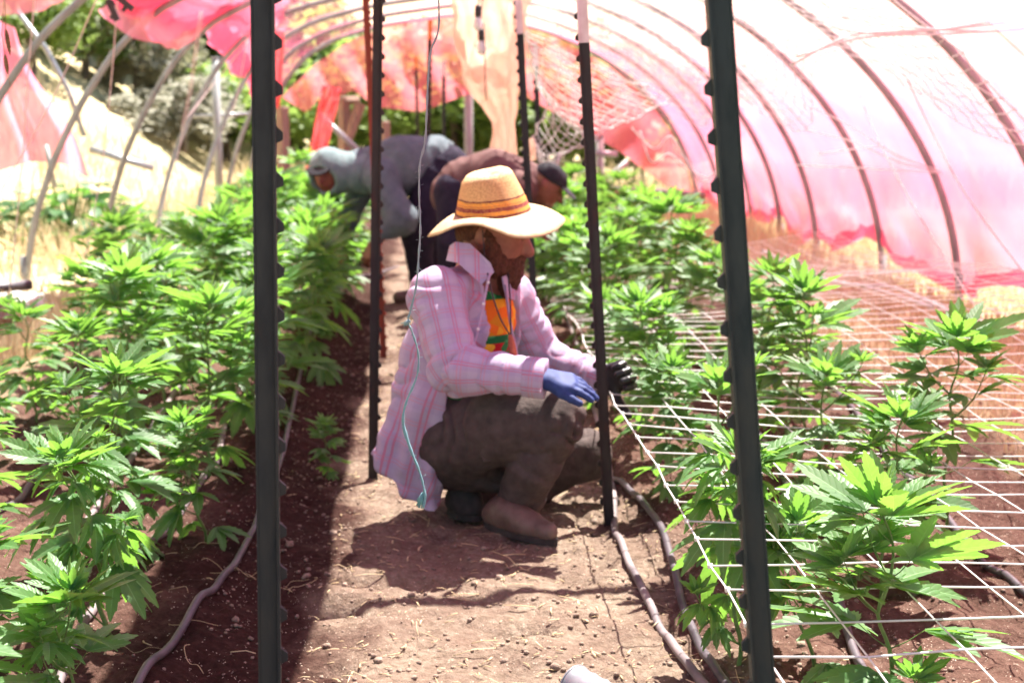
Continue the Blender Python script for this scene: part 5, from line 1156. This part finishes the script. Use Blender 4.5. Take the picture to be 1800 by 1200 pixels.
# ================================================================== hooded person
def tall(px, py, Y): return at(px, py, Y)
HY_ = 8.6; h0 = gr(745, 528, 0); hp = empty("person", (h0.x, HY_, 0), "person in grey-teal hoodie with the hood up bending over the left plants", "person")
q = lambda x, y, d=0: at(x, y, HY_ + d)
Hd = q(577, 306, -.05); sh1 = q(668, 312, -.14); sh2 = q(650, 300, .18); hipc = q(775, 300, .05); elb = q(705, 385, -.22); wri = q(655, 430, -.25); elb2 = q(612, 385, .15); wr2 = q(600, 430, .05)
kn1 = q(735, 410, -.10); ft1 = q(742, 528, -.02); kn2 = q(765, 405, .22); ft2 = q(775, 520, .28)
B = Field((-.75, 8.1, -.02), (.35, 9.15, 1.15), .0095); fx = V((-.42, -.88, -.14)).normalized(); fsx = V((-.9, .43, 0)).normalized(); fux = fx.cross(fsx); fux = fux if fux.z > 0 else -fux
B.ell(Hd, (.095, .078, .115), .03, arr(fx, fsx, fux)); B.cap(Hd, .06, q(640, 300), .06, .03); B.cap(q(640, 300), .08, hipc, .11, .06)
B.cap(Hd + fx * .09, .010, Hd + fx * .105 - fux * .03, .015, .01); B.cap(Hd + fx * .085 - fux * .055 + fsx * .02, .008, Hd + fx * .085 - fux * .055 - fsx * .02, .008, .006)
for sg in (1, -1): B.ell(Hd + fx * .083 + fsx * .033 * sg + fux * .01, (.014, .016, .011), .006, arr(fx, fsx, fux), 's')
for a, b, c_ in ((sh1, elb, wri), (sh2, elb2, wr2)): B.cap(a, .05, b, .04, .02); B.cap(b, .04, c_, .028, .02)
for a, b, c_ in ((hipc, kn1, ft1), (hipc + V((0, .15, 0)), kn2, ft2)): B.cap(a, .09, b, .06, .03); B.cap(b, .06, c_, .04, .02)
Pm, Fm = B.mesh(1); fmesh("body", Pm, Fm, mat_noise("shaded_skin", (.17, .04, .032), (.26, .07, .05), 30, .6, .2), hp)
T = Field((-.62, 8.0, .4), (.35, 9.2, 1.2), .0105); T.cap(q(640, 300, .02), .13, q(708, 292, .02), .172, .06); T.cap(q(708, 292, .02), .172, q(765, 285, .05), .155, .05); T.cap(sh1, .095, sh2, .09, .05)
T.cap(sh1, .085, elb, .098, .03); T.cap(elb, .094, q(668, 415, -.24), .055, .03); T.cap(sh2, .08, elb2, .065, .03); T.cap(elb2, .062, wr2, .045, .02)
T.cut(lambda G: np.minimum((G - np.array(q(787, 257))) @ np.array((.72, 0, -.69)) - .02, G[..., 2] - q(730, 325).z))
Pm, Fm = T.mesh(2); fmesh("hoodie", Pm, Fm, M_TEAL, hp, wrinkle(.011, [(sh1, elb), (elb, wri), (q(640, 300), hipc)], 14, 5, .6))
H = Field((-.95, 8.1, .6), (-.2, 9.0, 1.2), .009); H.ell(Hd - fx * .015 + fux * .01, (.135, .118, .145), .03, arr(fx, fsx, fux)); H.cap(Hd - fx * .04, .11, q(652, 302, .02), .135, .05)
H.ell(Hd + fx * .10 - fux * .028, (.105, .082, .085), .02, arr(fx, fsx, fux), 's'); Pm, Fm = H.mesh(1); fmesh("hood", Pm, Fm, M_HOOD, hp, wrinkle(.007, [(Hd, q(640, 302))], 16, 8, .5))
mb = MB(); cpt = Hd + fx * .10 + fux * .045 - hp.location
ring = [cpt + fsx * (.075 * math.cos(a)) + fx * (.01 + .045 * math.sin(a)) - fux * .03 * math.sin(a) for a in [k * math.pi / 10 for k in range(11)]]; b2 = [p + fux * .01 for p in ring]; mb.add(ring + b2, [tuple(range(10, -1, -1)), tuple(range(11, 22))] + [(k, k + 1, k + 12, k + 11) for k in range(10)]); mb.build("cap_visor", M_CAP, hp, False)
T = Field((-.35, 8.0, -.02), (.42, 9.25, 1.1), .0105); T.cap(hipc + V((.02, -.02, -.01)), .165, q(790, 315, .08), .15, .05); T.cap(q(765, 320, -.02), .14, kn1, .095, .04); T.cap(kn1, .095, ft1 + V((0, 0, .06)), .07, .03); T.cap(q(785, 320, .2), .13, kn2, .09, .04); T.cap(kn2, .09, ft2 + V((0, 0, .06)), .065, .03)
T.cut(lambda G: np.minimum((np.array(q(787, 257)) - G) @ np.array((.72, 0, -.69)), G[..., 2] - q(740, 345).z))
Pm, Fm = T.mesh(2); fmesh("trousers", Pm, Fm, M_NAVY, hp, wrinkle(.012, [(hipc, kn1), (kn1, ft1), (hipc, kn2), (kn2, ft2)], 12, 2, .5))
hand("hand", wri, V((-.4, -.1, -.9)), V((-.7, -.6, .2)), 1, 1.0, (.5, .6, .6, .7), (.8, .6, .3, .5), M_SKIN, hp, .006); hand("hand", wr2, V((-.2, -.1, -.95)), V((-.7, -.6, .2)), -1, 1.0, (.5, .6, .6, .7), (.8, .6, .3, .5), M_SKIN, hp, .006)
for f_ in (ft1, ft2):
    Fd = Field(np.array(f_) - .2, np.array(f_) + .2, .009); g0 = V((f_.x, f_.y, .045)); Fd.cap(g0, .045, g0 + V((-.14, -.06, -.005)), .038, .02); Fd.cap(g0, .05, g0 + V((0, 0, .07)), .05, .02); Fd.cut(lambda G: .004 - G[..., 2]); Pm, Fm = Fd.mesh(1); fmesh("boot", Pm, Fm, M_BOOT, hp)

# ================================================================== brown-shirted person with cap
BY = 7.7; c0 = gr(800, 555, 0); bp_ = empty("person", (at(830, 300, BY).x, BY, 0), "person in brown shirt and black cap bending over the right bed behind the straw hat", "person")
q = lambda x, y, d=0: at(x, y, BY + d)
Hd = q(962, 325, -.05); sh1 = q(905, 330, -.17); sh2 = q(925, 320, .16); hipc = q(812, 325, .05); elb = q(915, 400, -.17); wri = q(955, 408, -.20); elb2 = q(955, 395, .15); wr2 = q(985, 420, .10)
fx = V((.80, -.22, -.56)).normalized(); fsx = V((-.26, -.96, 0)).normalized(); fux = fx.cross(fsx); fux = fux if fux.z > 0 else -fux
kn1 = q(800, 425, -.08); ft1 = q(785, 560, 0); kn2 = q(830, 425, .2); ft2 = q(815, 552, .22)
B = Field((-.05, 7.3, -.02), (1.0, 8.2, 1.1), .0095)
B.ell(Hd, (.092, .074, .108), .03, arr(fx, fsx, fux)); B.ell(Hd + fx * .03 - fux * .05, (.055, .05, .055), .03, arr(fx, fsx, fux)); B.cap(Hd - fx * .03, .055, q(920, 315), .06, .03); B.cap(q(920, 318), .08, hipc, .09, .06)
B.cap(Hd + fx * .088, .010, Hd + fx * .108 - fux * .03, .016, .01); B.cap(Hd + fx * .085 - fux * .055 + fsx * .02, .008, Hd + fx * .085 - fux * .055 - fsx * .02, .008, .006)
for sg in (1, -1): B.ell(Hd + fx * .083 + fsx * .033 * sg + fux * .01, (.014, .016, .011), .006, arr(fx, fsx, fux), 's'); B.ell(Hd - fx * .01 + fsx * .076 * sg, (.018, .010, .028), .008, arr(fx, fsx, fux))
for a, b, c_ in ((sh1, elb, wri), (sh2, elb2, wr2)): B.cap(a, .05, b, .038, .02); B.cap(b, .038, c_, .027, .02)
for a, b, c_ in ((hipc, kn1, ft1), (hipc + V((0, .15, 0)), kn2, ft2)): B.cap(a, .09, b, .055, .03); B.cap(b, .055, c_, .035, .02)
Pm, Fm = B.mesh(1); fmesh("body", Pm, Fm, M_SKIN, bp_)
T = Field((-.1, 7.2, .4), (.85, 8.3, 1.2), .0105); T.cap(q(920, 322, 0), .128, q(868, 320, 0), .165, .06); T.cap(q(868, 320, 0), .165, q(822, 330, .03), .155, .05); T.cap(q(822, 330, .03), .155, q(806, 342, .04), .148, .03); T.cap(sh1, .085, sh2, .085, .05); T.cap(sh1, .08, elb, .068, .03); T.cap(sh2, .075, elb2, .06, .03)
Pm, Fm = T.mesh(2); fmesh("brown_shirt", Pm, Fm, M_BROWN, bp_, wrinkle(.010, [(sh1, elb), (q(920, 322), hipc)], 14, 9, .6))
T = Field((-.2, 7.2, -.02), (.6, 8.3, 1.05), .0105); T.cap(hipc + V((-.02, 0, -.04)), .115, q(803, 350, .06), .12, .05); T.cap(q(802, 340, -.02), .12, kn1, .085, .04); T.cap(kn1, .085, ft1 + V((0, 0, .07)), .06, .03); T.cap(q(825, 345, .15), .12, kn2, .085, .04); T.cap(kn2, .085, ft2 + V((0, 0, .07)), .06, .03)
Pm, Fm = T.mesh(2); fmesh("shorts", Pm, Fm, M_NAVY, bp_, wrinkle(.010, [(hipc, kn1), (kn1, ft1)], 12, 3, .5))
flaps("teal_hem", [[(782, 340, 7.62), (812, 352, 7.60), (808, 392, 7.58), (792, 378, 7.58), (778, 352, 7.60)]], M_TEALB, bp_, .01)
C_ = Field((.5, 7.3, .7), (1.0, 8.0, 1.25), .007); C_.ell(Hd + fux * .035 - fx * .005, (.100, .084, .085), .02, arr(fx, fsx, fux)); fn_ = np.array(fux); cz = np.array(Hd + fux * .035); C_.cut(lambda G: -((G - cz) @ fn_)); Pm, Fm = C_.mesh(1)
cap = fmesh("cap", Pm, Fm, M_CAP, bp_)
mb = MB(); cpt = Hd + fx * .085 + fux * .038 - bp_.location; ring = [cpt + fsx * (.075 * math.cos(a)) + fx * (.085 * math.sin(a)) - fux * .018 * math.sin(a) for a in [k * math.pi / 12 for k in range(13)]]; b2 = [p + fux * .006 for p in ring]
mb.add(ring + b2, [tuple(range(12, -1, -1)), tuple(range(13, 26))] + [(k, k + 1, k + 14, k + 13) for k in range(12)]); vz = mb.build("visor", M_CAP, bp_, False); vz.parent = cap
Bd = Field((.4, 7.3, .6), (1.0, 8.0, 1.2), .007); Bd.ell(Hd + fx * .055 - fux * .085, (.036, .042, .045), .02, arr(fx, fsx, fux)); Bd.ell(Hd - fx * .045 + fux * .0, (.058, .078, .075), .02, arr(fx, fsx, fux)); Pm, Fm = Bd.mesh(0)
fmesh("hair_and_beard", Pm, Fm, mat_noise("light_brown_hair", (.16, .09, .05), (.34, .2, .11), 70, .8, .8, .003), bp_, lambda P, N: np.array([.006 * mnoise.noise(V(p * 60)) for p in P]))
hand("hand", wri, V((.9, -.1, -.5)), V((.2, -.6, .75)), 1, 1.0, (.4, .4, .5, .6), (.8, .6, .3, .5), M_SKIN, bp_, .005); hand("hand", wr2, V((.5, -.1, -.9)), V((.2, -.6, .75)), -1, 1.0, (.4, .5, .6, .7), (.8, .6, .3, .5), M_SKIN, bp_, .005)
for f_ in (ft1, ft2):
    Fd = Field(np.array(f_) - .2, np.array(f_) + .2, .009); g0 = V((f_.x, f_.y, .045)); Fd.cap(g0, .045, g0 + V((.14, -.05, -.005)), .038, .02); Fd.cap(g0, .05, g0 + V((0, 0, .07)), .05, .02); Fd.cut(lambda G: .004 - G[..., 2]); Pm, Fm = Fd.mesh(1); fmesh("boot", Pm, Fm, M_BOOT, bp_)
